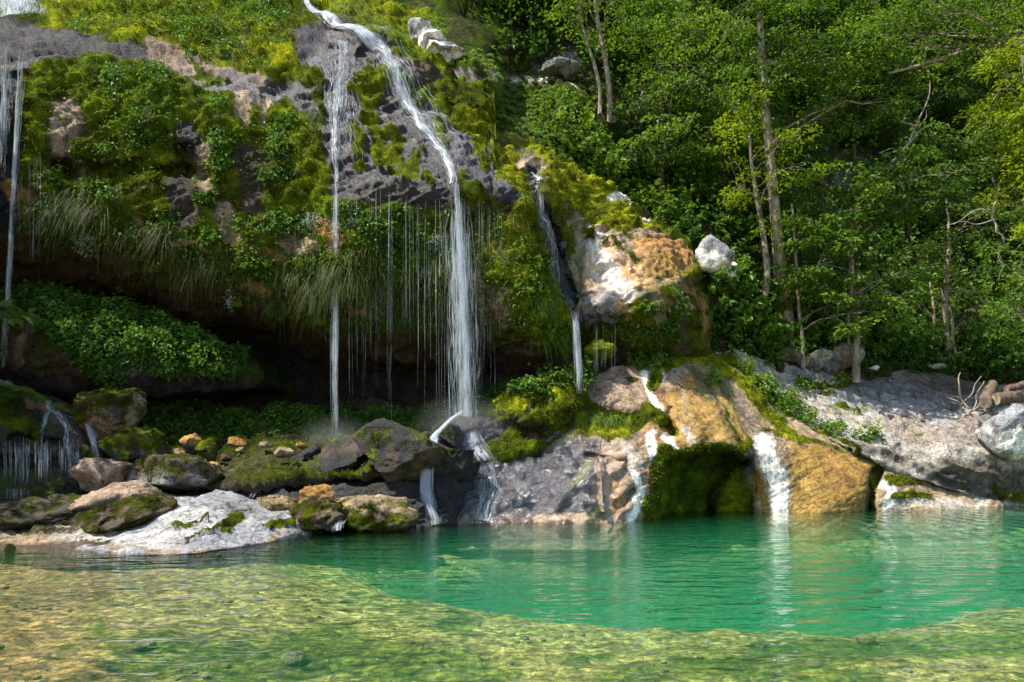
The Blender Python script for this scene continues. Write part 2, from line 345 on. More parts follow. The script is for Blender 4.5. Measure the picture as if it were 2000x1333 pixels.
    def pix(s):
        P = s.P; return 1000+FPX*P[..., 0]/P[..., 1], HZN-FPX*(P[..., 2]-EYE)/P[..., 1]

# ================================================================== LARGE STRUCTURE
# ---- hillside under the forest
hill = Relief('hillside', -1500, 3300, 14, 12,
    [(-1500, -900), (3300, -900)], [(-1500, 300), (880, 300), (1000, 420), (1300, 620), (1380, 730), (1700, 770), (2100, 800), (3300, 800)],
    [(930,200,22.9),(960,150,23.4),(1000,280,22.2),(1100,330,22.8),(1200,400,23),(1350,480,22.8),(1400,600,22.4),(1450,690,22.4),(1550,690,23.2),(1700,725,24.2),(1850,710,25.3),(2000,740,25.8),(2400,740,25),(3300,740,16),
     (980,150,25.2),(1130,165,25.8),(1000,0,29),(1300,200,28),(1300,0,31),(1500,400,27),(1500,200,30),(1500,0,34),(1800,500,29),(1800,200,33),(1800,0,36),(2000,400,30),(2400,400,28),(2400,0,32),(3300,0,22),
     (700,-100,30),(300,-300,33),(-400,-300,31),(1500,-600,50),(2400,-600,45),(300,-700,45),(-1400,-700,34),(-1400,200,22),(-400,100,26),(300,200,26),(600,300,26),(700,700,26)],
    base='brown', moss0=0.40, wet0=0.0, rough=1.6, mossy_up=0.3, mosstint=(.45, .6, .9), seed=3, kind='structure',
    strokes=[('white', 1, 7, [(905,150),(940,165),(985,158),(1010,146),(1050,150),(1090,163),(1125,168)]), ('tan', .7, 8, [(880,146),(905,158),(935,178)]),
             ('grey', .9, 12, [(1050,130),(1130,125)]), ('grey', .8, 30, [(1640,340),(1720,300)]), ('grey', .8, 45, [(1840,350),(1900,380)]), ('grey', .8, 22, [(1260,215)]),
             ('brown', .7, 40, [(1560,730),(1800,740),(2000,760)])])

# ---- main cliff with the overhang, the cave and the right shoulder
B_CTRL = []
def colp(u, *vy):
    for v, y in vy: B_CTRL.append((u, v, y))
colp(-320, (-300,26), (20,22), (80,19.5), (150,18.8), (350,18.4), (500,18.7), (600,20.5), (720,21), (880,19))
colp(-100, (-300,26), (10,22.5), (50,20.6), (90,19.1), (150,18.6), (350,18.3), (450,18.3), (520,19), (600,20.5), (720,21), (850,19), (930,16.8))
colp(60, (-300,26.5), (10,22.3), (50,20.6), (95,19.0), (150,18.5), (350,18.2), (450,18.2), (515,18.9), (590,20.8), (720,21.4), (850,19.4), (930,16.4))
colp(180, (0,22.2), (60,20.8), (100,19.4), (160,18.6), (300,18.1), (430,18.1), (500,18.4), (540,19.3), (600,21))
colp(300, (-300,27), (0,22.5), (60,21), (105,20), (150,19), (200,18.5), (300,18.2), (420,18.1), (520,18.4), (560,19.4), (620,21.2), (700,22), (780,21.5), (830,19.5), (880,17.5), (930,16))
colp(400, (120,20.3), (170,19.2), (220,18.6), (420,18.05), (560,18.4), (600,19.5), (660,21.5))
colp(500, (-300,28), (0,23), (80,21.2), (150,20), (200,19.0), (300,18.3), (450,18), (580,18.3), (620,19.2), (680,21.5), (760,22), (800,21), (850,18.8), (900,16.6))
colp(560, (60,21.5), (130,20.2), (190,19.5), (350,18.3))
colp(650, (-60,26), (30,23), (80,21), (100,20.7), (150,20.1), (250,19.2), (350,18.2), (420,18), (600,18.2), (640,18.8), (720,21.6), (800,21.6), (830,20), (870,17.8), (900,16.8))
colp(730, (80,21.4), (130,20.3), (200,19.7), (300,18.7))
colp(800, (0,26), (60,23.5), (120,21.3), (200,20), (300,18.7), (370,18), (400,18.1), (600,18.2), (660,18.8), (740,21.6), (790,21.4), (830,18.9), (870,17.4))
colp(920, (60,26), (140,23), (200,21), (280,19.6), (380,18), (420,18.2), (600,18.3), (650,18.9), (740,21.3), (790,20), (840,17.8), (880,17.2))
colp(990, (110,25), (300,20.3), (380,18.2), (420,18.3), (520,17.9), (640,18.1))
colp(1040, (270,22), (300,20.8), (350,19.2), (420,18.4), (500,18.1), (600,17.9), (670,18), (700,18.8), (740,20.6), (780,19), (830,17.8))
colp(1110, (330,21.8), (350,20.8), (450,19.8), (560,19), (605,18.6), (640,19.1), (700,20), (760,19.2))
colp(1200, (385,22.5), (410,21.7), (450,20.8), (550,19.2), (598,18.6), (620,18.9), (700,19.6), (760,20.5))
colp(1320, (455,22.5), (480,21.5), (520,20.3), (562,19.3), (600,19.25), (640,19.3), (700,19.5), (760,20.4))
colp(1385, (560,21.6), (640,20.8), (700,20.6), (760, 20.6))
B_STROKES = [
 # dark wet rock bands
 ('dark', 1, -24, [(-300,40),(60,45),(170,75),(330,110),(430,150),(560,180),(620,175),(600,215),(470,190),(330,165),(200,120),(60,130),(0,150),(-300,150)]),
 ('wet', .7, -20, [(-300,40),(60,45),(170,75),(330,110),(430,150),(560,180),(640,60),(740,80),(850,220),(1000,330),(1000,390),(640,390),(620,230),(330,165),(60,130),(-300,150)]),
 ('dark', 1, 60, [(-120,0),(-60,200),(-20,420)]), ('dark', 1, 28, [(10,130),(15,320)]),
 ('dark', .9, 26, [(600,70),(660,60),(720,90),(690,110),(620,100)]), ('wetgrey', 1, 34, [(600,80),(610,110)]),
 ('dark', 1, 34, [(665,110),(665,200),(660,300),(670,360)]), ('dark', 1, 26, [(700,180),(740,260),(730,340)]), ('dark', 1, 26, [(560,200),(620,230),(640,300)]),
 ('dark', 1, 30, [(760,190),(820,250),(860,330),(870,370)]), ('dark', 1, 34, [(790,300),(850,320),(930,330),(980,370)]), ('wetgrey', .9, 30, [(880,280),(960,310),(1000,370)]),
 ('dark', .9, 14, [(720,110),(740,130)]), ('dark', .8, 30, [(690,350),(760,372),(850,375)]), ('dark', .8, 22, [(830,180),(850,230)]),
 ('pink', .8, 18, [(300,95),(360,120),(430,140),(520,165)]), ('wetgrey', .7, 20, [(420,150),(520,175),(580,190)]),
 ('brown', 1, 22, [(750,100),(800,140),(850,160)]), ('brown', .7, 14, [(870,165),(900,190)]),
 ('dry', .6, 50, [(-150,80),(60,80),(330,130)]), ('mbright', .45, 50, [(180,160),(240,230),(290,330)]), ('mbright', .35, 40, [(560,230),(620,330)]), ('mbright', .5, 50, [(130,30),(330,40),(560,100)]),
 ('moss', .9, 8, [(720,190),(735,260),(740,330)]), ('moss', .9, 8, [(625,190),(628,260)]), ('moss', .8, 7, [(690,240),(700,330)]), ('moss', .9, 9, [(770,260),(790,350)]), ('moss', .9, 8, [(850,250),(870,290)]), ('moss', .9, 10, [(915,290),(950,340)]), ('moss', .8, 8, [(600,130),(560,150)]), ('moss', .7, 8, [(380,130),(440,160)]), ('moss', .7, 7, [(200,100),(260,120)]), ('moss', .8, 10, [(830,340),(850,365)]),
 # bare patches on the main face
 ('pink', 1, 28, [(135,210),(128,250),(125,285)]), ('wetgrey', .9, 26, [(350,240),(370,290)]), ('tan', .8, 16, [(405,280),(395,320),(400,370)]), ('tan', .7, 14, [(475,195),(478,230)]), ('tan', .7, 12, [(520,205),(515,225)]),
 ('tan', .9, 10, [(210,240),(207,260)]), ('orange', .8, 22, [(20,370),(60,395)]), ('tan', .8, 22, [(435,420),(460,450)]), ('orange', .8, 16, [(270,440),(250,455)]), ('tan', .5, 16, [(160,330),(150,400)]), ('dark', .7, 30, [(355,360),(365,420)]), ('dark', .6, 25, [(480,300),(490,400)]),
 ('tan', .9, 20, [(560,470),(600,480)]), ('tan', .8, 18, [(260,490),(330,500)]), ('orange', .8, 20, [(620,440),(660,450),(640,490)]), ('orange', .6, 18, [(470,480),(500,490),(540,500)]), ('tan', .8, 20, [(350,480),(380,490)]), ('tan', .7, 18, [(250,490),(300,510),(350,520)]), ('orange', .6, 14, [(480,560),(520,580)]), ('orange', .6, 12, [(585,590),(620,600)]), ('orange', .7, 20, [(690,600),(720,620)]),
 ('brown', .6, 18, [(100,500),(200,530),(330,575),(450,610)]), ('moss', .8, 34, [(120,440),(250,470),(400,520),(520,530),(700,540),(860,520)]), ('moss', .7, 20, [(560,600),(700,625),(860,625)]), ('mdark', .5, 60, [(120,440),(400,520),(700,560),(860,560)]),
 ('tan', .9, 16, [(935,550),(930,590)]), ('pink', .6, 22, [(970,560),(985,620)]), ('tan', .8, 14, [(1000,540),(1010,580)]),
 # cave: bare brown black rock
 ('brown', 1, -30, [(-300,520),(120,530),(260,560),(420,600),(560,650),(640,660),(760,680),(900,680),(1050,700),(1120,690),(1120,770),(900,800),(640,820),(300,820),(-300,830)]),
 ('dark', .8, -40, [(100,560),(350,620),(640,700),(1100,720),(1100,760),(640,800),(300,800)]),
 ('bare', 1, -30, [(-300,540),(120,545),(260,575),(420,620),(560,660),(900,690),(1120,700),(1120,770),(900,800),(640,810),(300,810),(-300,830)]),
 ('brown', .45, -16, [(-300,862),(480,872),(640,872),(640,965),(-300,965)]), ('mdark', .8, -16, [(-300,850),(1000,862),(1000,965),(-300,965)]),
 # moss, with sunlight painted into its bright tint
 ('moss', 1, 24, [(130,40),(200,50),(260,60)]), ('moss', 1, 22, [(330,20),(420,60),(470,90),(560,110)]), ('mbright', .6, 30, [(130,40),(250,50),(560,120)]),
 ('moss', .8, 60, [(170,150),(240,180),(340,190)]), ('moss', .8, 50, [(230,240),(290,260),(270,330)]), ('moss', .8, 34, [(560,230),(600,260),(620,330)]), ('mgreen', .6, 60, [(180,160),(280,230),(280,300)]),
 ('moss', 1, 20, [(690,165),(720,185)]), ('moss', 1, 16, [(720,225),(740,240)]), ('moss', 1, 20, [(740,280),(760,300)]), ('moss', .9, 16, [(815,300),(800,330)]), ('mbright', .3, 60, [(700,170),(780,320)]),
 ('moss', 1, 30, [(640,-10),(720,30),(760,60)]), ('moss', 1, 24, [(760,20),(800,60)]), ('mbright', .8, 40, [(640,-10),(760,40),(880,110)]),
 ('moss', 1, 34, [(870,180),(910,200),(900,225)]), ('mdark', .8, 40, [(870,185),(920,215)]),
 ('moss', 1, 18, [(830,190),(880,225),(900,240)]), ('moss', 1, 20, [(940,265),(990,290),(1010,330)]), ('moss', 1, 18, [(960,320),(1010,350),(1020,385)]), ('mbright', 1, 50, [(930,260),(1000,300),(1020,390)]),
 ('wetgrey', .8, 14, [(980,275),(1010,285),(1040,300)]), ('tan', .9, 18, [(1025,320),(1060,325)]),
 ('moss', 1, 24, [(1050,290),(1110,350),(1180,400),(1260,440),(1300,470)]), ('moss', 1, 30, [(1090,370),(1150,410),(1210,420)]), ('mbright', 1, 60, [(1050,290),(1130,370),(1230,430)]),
 ('white', 1, 10, [(1200,385),(1240,400),(1275,412)]), ('orange', .6, 8, [(1240,415),(1270,420)]),
 ('moss', 1, 18, [(1085,350),(1080,370)]), ('moss', .9, 24, [(1100,400),(1090,415)]),
 ('olive', .9, 22, [(1130,430),(1180,460)]), ('tan', .8, 14, [(1105,435),(1120,440)]),
 ('moss', 1, 22, [(1120,465),(1110,490),(1150,500)]), ('mdark', .4, 24, [(1130,465)]),
 ('tan', 1, -22, [(1120,432),(1190,412),(1290,456),(1350,520),(1350,556),(1270,566),(1215,590),(1190,606),(1125,606),(1120,520)]), ('orange', .8, 30, [(1200,490),(1240,520),(1250,550)]), ('moss', 1, 9, [(1140,425),(1240,465),(1345,530)]), ('mbright', .8, 16, [(1140,425),(1240,465),(1345,530)]), ('moss', .8, 6, [(1130,450),(1200,480),(1290,540)]), ('olive', .8, 9, [(1150,470),(1180,520)]), ('ochre', .7, 8, [(1260,470),(1330,540)]), ('pale', .9, 10, [(1190,520),(1230,580)]), ('wetgrey', .6, 6, [(1160,500),(1200,575)]), ('orange', .9, 26, [(1250,480),(1300,490),(1330,510)]), ('ochre', .9, 22, [(1270,520),(1310,520)]), ('tan', .9, 14, [(1190,460),(1220,480)]),
 ('olive', .9, 18, [(1120,520),(1130,560)]), ('pale', .9, 24, [(1160,480),(1180,530),(1210,560),(1180,590)]), ('wetgrey', .7, 20, [(1150,580),(1210,600)]), ('wetgrey', .9, 12, [(1120,605),(1200,612)]),  # pale strokes on the shoulder rock paint in its wet glare
 ('wet', 1, 60, [(1160,500),(1220,540),(1180,600)]),
 # gully
 ('dark', 1, 16, [(1040,340),(1055,400),(1075,450),(1090,520),(1110,590)]), ('dark', 1, 20, [(1065,480),(1085,540),(1105,580)]), ('wet', 1, 26, [(1040,340),(1075,450),(1110,590)]),
 ('moss', .9, 30, [(1020,420),(1040,470),(1070,540)]), ('mdark', .7, 14, [(1040,450),(1080,530),(1100,580)]),
 # mossy bulge left of the gully and right face
 ('moss', 1, 34, [(985,470),(1010,530),(980,540)]), ('moss', .9, 40, [(1030,560),(1070,620),(1090,650)]), ('mbright', .9, 50, [(985,470),(1010,530),(1060,580),(1090,640)]),
 ('moss', .9, 30, [(1150,650),(1260,650),(1340,660)]), ('mdark', .6, 40, [(1150,650),(1340,640)]), ('moss', .9, 14, [(1220,612),(1260,604),(1330,612)]), ('moss', 1, 18, [(1170,680),(1185,690)]), ('mbright', .5, 30, [(1180,680),(1290,570)]), ('tan', .9, 14, [(1280,590),(1290,625)]), ('ochre', .8, 8, [(1215,590),(1235,620)]), ('olive', .8, 12, [(1100,400),(1125,450),(1128,520)]), ('moss', .9, 10, [(1170,415),(1230,440)]), ('ochre', .7, 9, [(1260,560),(1300,600)]), ('olive', .7, 12, [(1250,580),(1330,600)]), ('tan', .8, 7, [(1325,560),(1345,600)]), ('ochre', .8, 7, [(1345,550),(1372,600),(1378,680)]), ('brown', .8, 14, [(1330,560),(1330,680)]),
]
B_CARVE = [((24, [(1035,345),(1052,400),(1075,450),(1090,520),(1112,600)]), 0.55, 0), ((30, [(720,108),(750,120)]), 0.45, 0),
           ((26, [(360,300),(375,330)]), 0.35, 0), ((20, [(320,335),(400,345)]), 0.3, 0), ((18, [(1150,470)]), 0.25, 0), ((14, [(905,170),(880,230)]), 0.2, 0),
           ((20, [(590,120),(520,190),(430,165)]), 0.15, 0), ((50, [(460,640),(560,690)]), .6, 0), ((26, [(120,330),(180,340),(260,330)]), 0.35, 0)]
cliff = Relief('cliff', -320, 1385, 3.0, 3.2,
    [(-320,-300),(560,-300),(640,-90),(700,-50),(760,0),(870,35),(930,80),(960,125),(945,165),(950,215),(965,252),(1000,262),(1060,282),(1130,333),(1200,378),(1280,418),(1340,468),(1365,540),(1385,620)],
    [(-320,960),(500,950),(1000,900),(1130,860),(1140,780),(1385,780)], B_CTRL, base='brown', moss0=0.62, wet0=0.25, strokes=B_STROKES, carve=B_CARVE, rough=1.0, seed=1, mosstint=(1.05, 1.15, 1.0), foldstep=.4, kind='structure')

# ---- ledge under the cave, smothered in herbs
ledge = Relief('rock_ledge', -120, 505, 4, 4, [(-120,556),(30,562),(150,575),(300,612),(400,650),(470,692),(505,735)], [(-120,745),(60,765),(250,775),(400,768),(470,755),(505,745)],
    [(-120,560,19.6),(30,562,19.5),(150,580,19.6),(300,615,19.6),(400,655,19.6),(470,692,19.4),(500,735,19.2),(0,640,18.1),(150,660,17.9),(300,690,17.9),(420,715,18.1),(-100,700,17.9),(80,720,17.9),(250,740,18),(400,745,18.3),(200,772,18.6),(0,760,18.6),(470,752,19)],
    base='brown', moss0=0.45, wet0=.1, rough=.8, seed=5, mosstint=(.6, .8, .8), foldstep=.5, label='long rock ledge thick with green herbs under the cave at left', cat='rock ledge',
    strokes=[('dark', .8, 30, [(0,750),(200,765),(450,755)]), ('tan', .5, 14, [(60,620),(45,700)]), ('gpale', .8, 10, [(240,720),(262,726)])])

# ---- bank of the pool at left and centre
bank = Relief('shore', -600, 900, 4, 3, [(-600,860),(0,880),(200,880),(500,850),(900,850)], [(-600,1130),(0,1110),(300,1120),(560,1085),(660,1070),(900,1060)],
    [(-600,860,19),(-600,1000,13),(-600,1100,11),(0,1062,12.8),(0,1100,12.2),(0,1030,13.6),(0,1000,14.6),(0,950,15.7),(0,890,17.4),(200,890,17.4),(200,950,15.9),(200,1000,14.4),(200,1050,12.8),(300,1080,11.9),(300,1115,11.6),(150,1074,12.1),
     (400,960,15.4),(400,900,17),(400,1030,13.4),(500,1055,13.2),(600,940,15.9),(600,870,17.8),(640,1038,14.3),(640,1068,14),(800,950,16.2),(850,1022,15.7),(850,1058,15.4),(850,870,17.6)],
    base='brown', moss0=0.28, wet0=.5, rough=.7, seed=8, mosstint=(.38, .42, .6), foldstep=.4, kind='structure', fold=(3, 3, 3, 3),
    strokes=[('tan', .9, 16, [(-200,1050),(60,1050),(110,1050)]), ('bare', .9, 16, [(-200,1060),(300,1075),(520,1055)]), ('pale', .8, 10, [(110,1045),(230,1040)]), ('dark', .8, 40, [(450,960),(650,930),(800,950)]), ('tan', .8, 12, [(380,900),(450,900)]), ('dark', .8, 26, [(0,960),(140,960)])])

# ---- stepped wet rock with the small cascade at far left
wetrock = Relief('wet_rock', -160, 205, 3, 3, [(-160,728),(-40,738),(20,762),(90,782),(150,800),(185,835),(205,880)], [(-160,985),(60,985),(140,975),(205,940)],
    [(-160,730,17.8),(0,758,17.2),(90,784,16.9),(150,805,16.7),(190,850,16.5),(0,810,16.4),(100,830,16.2),(0,880,16),(100,885,15.9),(170,900,16),(-150,850,16.2),(0,925,15.6),(100,930,15.5),(0,945,15.4),(100,950,15.3),(-150,960,15.4),(0,980,15.2),(140,970,15.3)],
    base='dark', moss0=.25, wet0=.8, rough=.55, strata=.10, seed=12, mosstint=(.6, .62, .7), foldstep=.4, carve=[((14, [(-160,905),(60,900),(150,905)]), .5, 0), ((10, [(20,860),(120,860)]), .2, 0)],
    strokes=[('moss', .9, 30, [(-60,790),(30,800),(60,840)]), ('brown', .6, 20, [(100,800),(150,850)]), ('rust', .6, 8, [(60,785),(90,790)])],
    label='dark wet stepped rock under the small cascade at the left edge', cat='rock')

# ---- travertine dome with water-filled cave, wet apron at its left, low pale end at its right
D_STROKES = [
 ('brown', 1, -24, [(800,830),(1000,830),(1120,800),(1140,850),(1200,880),(1180,1000),(1180,1060),(800,1060)]), ('wet', .8, -20, [(1290,780),(1400,760),(1450,860),(1300,870)]), ('wet', 1, -30, [(800,830),(1140,800),(1230,880),(1220,1000),(1180,1060),(800,1060)]), ('bare', .9, -24, [(800,830),(1000,850),(1120,840),(1200,880),(1180,1060),(800,1060)]),
 ('wetgrey', .75, -24, [(860,880),(1120,850),(1160,900),(1170,1000),(860,1010)]), ('dark', .9, 30, [(860,960),(960,960),(1060,900)]), ('olive', .5, 12, [(1120,960),(1150,900)]), ('tan', .7, 9, [(1165,930),(1180,990)]), ('dark', .8, 20, [(880,900),(1000,900)]), ('olive', .8, 22, [(1080,860),(1110,840)]), ('tan', .9, 10, [(1050,1015),(1110,1010),(1170,1015)]), ('olive', .8, 12, [(1150,1000),(1190,990)]),
 ('pink', 1, 40, [(1180,770),(1220,760)]), ('tan', .9, 26, [(1240,780),(1260,820),(1250,850)]), ('pink', .9, 34, [(1200,890),(1190,950),(1210,1000)]), ('wetgrey', .8, 18, [(1180,830),(1240,850)]), ('tan', 1, 30, [(1230,900),(1250,880),(1260,930)]), ('orange', .7, 16, [(1200,940),(1205,990)]),
 ('orange', .7, 40, [(1300,780),(1290,850)]), ('pink', .9, 24, [(1310,740),(1320,790)]), ('ochre', 1, -20, [(1300,770),(1350,730),(1400,760),(1455,862),(1380,866),(1320,884),(1290,850)]), ('orange', .8, 16, [(1420,790),(1450,850)]), ('ochre2', 1, 16, [(1370,800),(1400,850)]), ('ochre2', .9, 26, [(1390,820),(1430,850)]), ('ochre', .9, 16, [(1300,830),(1310,870)]), ('olive', .7, 20, [(1360,740),(1380,770)]),
 ('white', 1, 10, [(1258,735),(1272,770),(1285,795)]), ('white', 1, 13, [(1275,850),(1280,890)]), ('white', 1, 9, [(1235,920),(1255,955),(1240,1000),(1228,1015)]), ('pale', .8, 14, [(1225,880),(1250,910)]), ('white', .9, 7, [(1300,850),(1320,880)]), ('pale', .7, 10, [(1335,840),(1350,870)]),('white', .8, 7, [(1290,722),(1290,745)]),
 ('moss', 1, 15, [(1130,790),(1140,830),(1180,850),(1230,840),(1260,815)]), ('moss', 1, 20, [(1160,820),(1200,832)]), ('mbright', .8, 44, [(1140,800),(1200,840)]), ('moss', 1, 14, [(1265,800),(1290,820)]), ('moss', 1, 12, [(1225,715),(1270,710),(1300,720)]), ('moss', .9, 16, [(1280,740),(1275,755)]),
 ('moss', .9, 15, [(1390,730),(1405,770),(1425,800)]), ('moss', .9, 9, [(1450,750),(1480,790),(1530,840)]), ('mbright', .6, 30, [(1390,720),(1480,800),(1560,870)]), ('moss', .8, 16, [(1420,800),(1440,850),(1460,870)]), ('mdark', .3, 20, [(1430,820)]),
 ('moss', 1, -10, [(1118,775),(1150,788),(1190,800),(1250,806),(1268,818),(1240,845),(1180,862),(1122,850)]), ('mdark', .7, 8, [(1140,795),(1200,806),(1240,812)]), ('moss', 1, 9, [(1308,838),(1318,848)]), ('olive', .8, 18, [(1370,725),(1420,780),(1450,830)]), ('moss', .9, 11, [(1400,715),(1450,745),(1500,800),(1550,855)]), ('moss', .8, 10, [(1250,708),(1300,712),(1350,706),(1400,708)]), ('mbright', .6, 24, [(1250,708),(1400,712),(1500,800)]),
 ('orange', .8, 6, [(1335,735),(1375,800),(1400,855)]), ('brown', .6, 6, [(1345,715),(1400,790),(1430,850)]), ('ochre2', .9, 6, [(1375,730),(1425,800),(1455,860)]), ('olive', .7, 7, [(1400,720),(1450,790),(1475,850)]), ('tan', .8, 5, [(1310,735),(1340,780),(1350,830)]), ('rust', .5, 6, [(1295,760),(1305,800)]), ('brown', .5, 8, [(1160,740),(1140,770)]),
 ('pink', .9, 12, [(1445,780),(1460,820),(1475,840)]), ('moss', 1, 9, [(1490,845),(1560,860),(1640,885),(1720,918)]), ('mbright', .5, 30, [(1500,850),(1700,910)]), ('moss', 1, 16, [(1300,880),(1285,920),(1283,1000)]), ('moss', 1, 18, [(1268,985),(1270,1010)]), ('mdark', .3, 30, [(1290,900),(1285,990)]),
 ('moss', 1, -10, [(1285,890),(1320,878),(1380,868),(1450,872),(1480,900),(1470,1020),(1285,1030)]), ('mbright', .5, 30, [(1440,950),(1430,990)]), ('mgreen', .3, -10, [(1285,890),(1380,868),(1440,872),(1400,1020),(1285,1030)]),
 ('wetgrey', .8, 16, [(1465,890),(1470,940)]), ('ochre', 1, 18, [(1480,940),(1500,980),(1500,1000)]), ('bare', 1, 24, [(1488,862),(1505,900),(1525,1005)]), ('dry', 1, 26, [(1488,862),(1505,900),(1525,1005)]), ('dry', .8, 16, [(1258,735),(1285,795)]), ('dry', .8, 18, [(1275,850),(1280,890)]), ('white', 1, 21, [(1488,862),(1505,900),(1518,950),(1525,1005)]), ('white', 1, 13, [(1490,870),(1505,900),(1518,950),(1525,1000)]),
 ('ochre', 1, -20, [(1535,870),(1600,870),(1700,900),(1720,940),(1690,1000),(1545,1010)]), ('ochre2', .8, 20, [(1560,900),(1580,960),(1570,990)]), ('orange', .5, 20, [(1620,900),(1650,950)]), ('olive', .6, 14, [(1700,930),(1690,990)]), ('ochre2', .9, 16, [(1650,990),(1580,1000)]),
 ('moss', 1, 9, [(1712,930),(1700,970),(1702,1000)]), ('mdark', .5, 10, [(1708,940),(1700,1000)]), ('white', .9, 12, [(1725,950),(1745,940),(1730,990)]), ('moss', 1, 12, [(1740,935),(1790,945)]), ('pale', .9, 12, [(1750,985),(1850,985),(1920,985)]), ('tan', .8, 10, [(1770,955),(1850,965),(1900,980)]), ('moss', .9, 7, [(1740,968),(1810,970)]),
]
dome = Relief('travertine_dome', 815, 1960, 2.6, 2.4,
    [(815,868),(860,872),(950,862),(1040,858),(1100,820),(1130,775),(1150,745),(1200,722),(1260,706),(1340,700),(1400,700),(1450,730),(1520,800),(1600,850),(1680,880),(1760,918),(1850,950),(1960,988)],
    [(815,1075),(1240,1075),(1500,1060),(1960,1040)],
    [(815,880,17.2),(815,1022,15.7),(815,1072,15.4),(900,870,17.3),(880,950,16.3),(950,890,16.9),(1000,1022,15.7),(1000,950,16.3),(1000,1072,15.4),(1100,1021,15.7),(1100,930,16.4),(1100,1072,15.3),(1050,860,17.5),(1100,850,17.4),(1200,1020,15.9),(1200,1070,15.6),
     (1140,770,18.5),(1150,840,17.3),(1200,730,18.9),(1200,800,17.6),(1200,880,16.8),(1200,950,16.2),(1260,715,19.2),(1260,800,17.7),(1260,870,16.9),(1260,950,16.5),(1275,1012,16.6),(1275,1065,16.4),
     (1340,705,19.7),(1340,800,18),(1340,860,17.2),(1400,705,20.2),(1400,800,18.5),(1420,865,17.7),(1380,920,17.5),(1380,1002,17.8),(1380,1060,17.7),(1460,745,20.3),(1470,820,19),(1490,870,18.3),(1490,1001,17.9),(1490,1056,17.7),
     (1530,815,19.9),(1550,870,18.8),(1550,950,18.2),(1560,1001,17.9),(1620,865,19.5),(1620,920,18.6),(1620,1000,17.9),(1690,890,19.6),(1680,940,18.6),(1680,997,18.3),(1720,940,19),(1740,960,18.8),(1740,995,18.6),(1760,925,19.5),(1850,955,19.6),(1850,990,19),(1950,990,19.5),(1950,1035,19.2),(1700,1048,18.2)],
    base='tan', moss0=.08, wet0=.35, rough=.32, lump=.7, warp=.45, seed=17, strokes=D_STROKES, foldstep=.35, fold=(7, 2, 3, 4), mossy_up=.15,
    carve=[([(1298,908),(1325,886),(1375,873),(1430,879),(1466,905),(1425,925),(1402,965),(1390,1060),(1290,1060)], .9, 9), ([(1380,920),(1470,890),(1480,1000),(1480,1060),(1370,1060)], .35, 9), ((17, [(1305,832),(1316,845)]), .55, 0), ((11, [(1272,735),(1276,752)]), .25, 0), ((15, [(1712,925),(1702,965),(1700,1010)]), .5, 0),
           ((36, [(1160,822),(1235,830)]), .32, 0), ((8, [(1310,800),(1300,830)]), .12, 0), ((9, [(1150,890),(1190,896),(1220,905)]), .12, 0), ((12, [(1215,985),(1235,960)]), .2, 0), ((9, [(1170,890),(1180,1000)]), -.12, 0)],
    label='domed orange and white travertine outcrop rising from the pool around a mossy hollow', cat='rock outcrop')

mound = Relief('moss_mound', 955, 1130, 2.2, 2.0, [(955,815),(968,785),(990,768),(1030,762),(1060,752),(1095,744),(1130,762)], [(955,845),(985,852),(1040,868),(1075,858),(1105,825),(1130,785)],
    [(960,805,17.9),(960,845,17.3),(1000,768,18.1),(1000,800,17.3),(1000,850,17.3),(1050,755,18.4),(1050,790,17.4),(1055,820,17.0),(1050,862,17.3),(1100,748,18.5),(1100,780,17.6),(1105,820,17.6),(1128,765,18.4),(1128,785,18.0)],
    base='brown', moss0=.62, wet0=.1, rough=1.0, lump=1.3, seed=41, mossy_up=.45, foldstep=.3, carve=[((10, [(1050,795),(1080,780)]), .3, 0), ((12, [(990,830),(1060,845)]), .25, 0)],
    strokes=[('mbright', .8, 30, [(975,785),(1050,768),(1110,760)]), ('tan', .9, 8, [(1030,785),(1050,790),(1040,800)]), ('mdark', .6, 14, [(1075,790),(1100,810)]), ('wetgrey', .8, 12, [(965,830),(990,850)]), ('brown', .8, 9, [(1000,850),(1060,862)])],
    label='lumpy sunlit mound of yellow-green moss just left of the right-hand fall', cat='mossy rock')

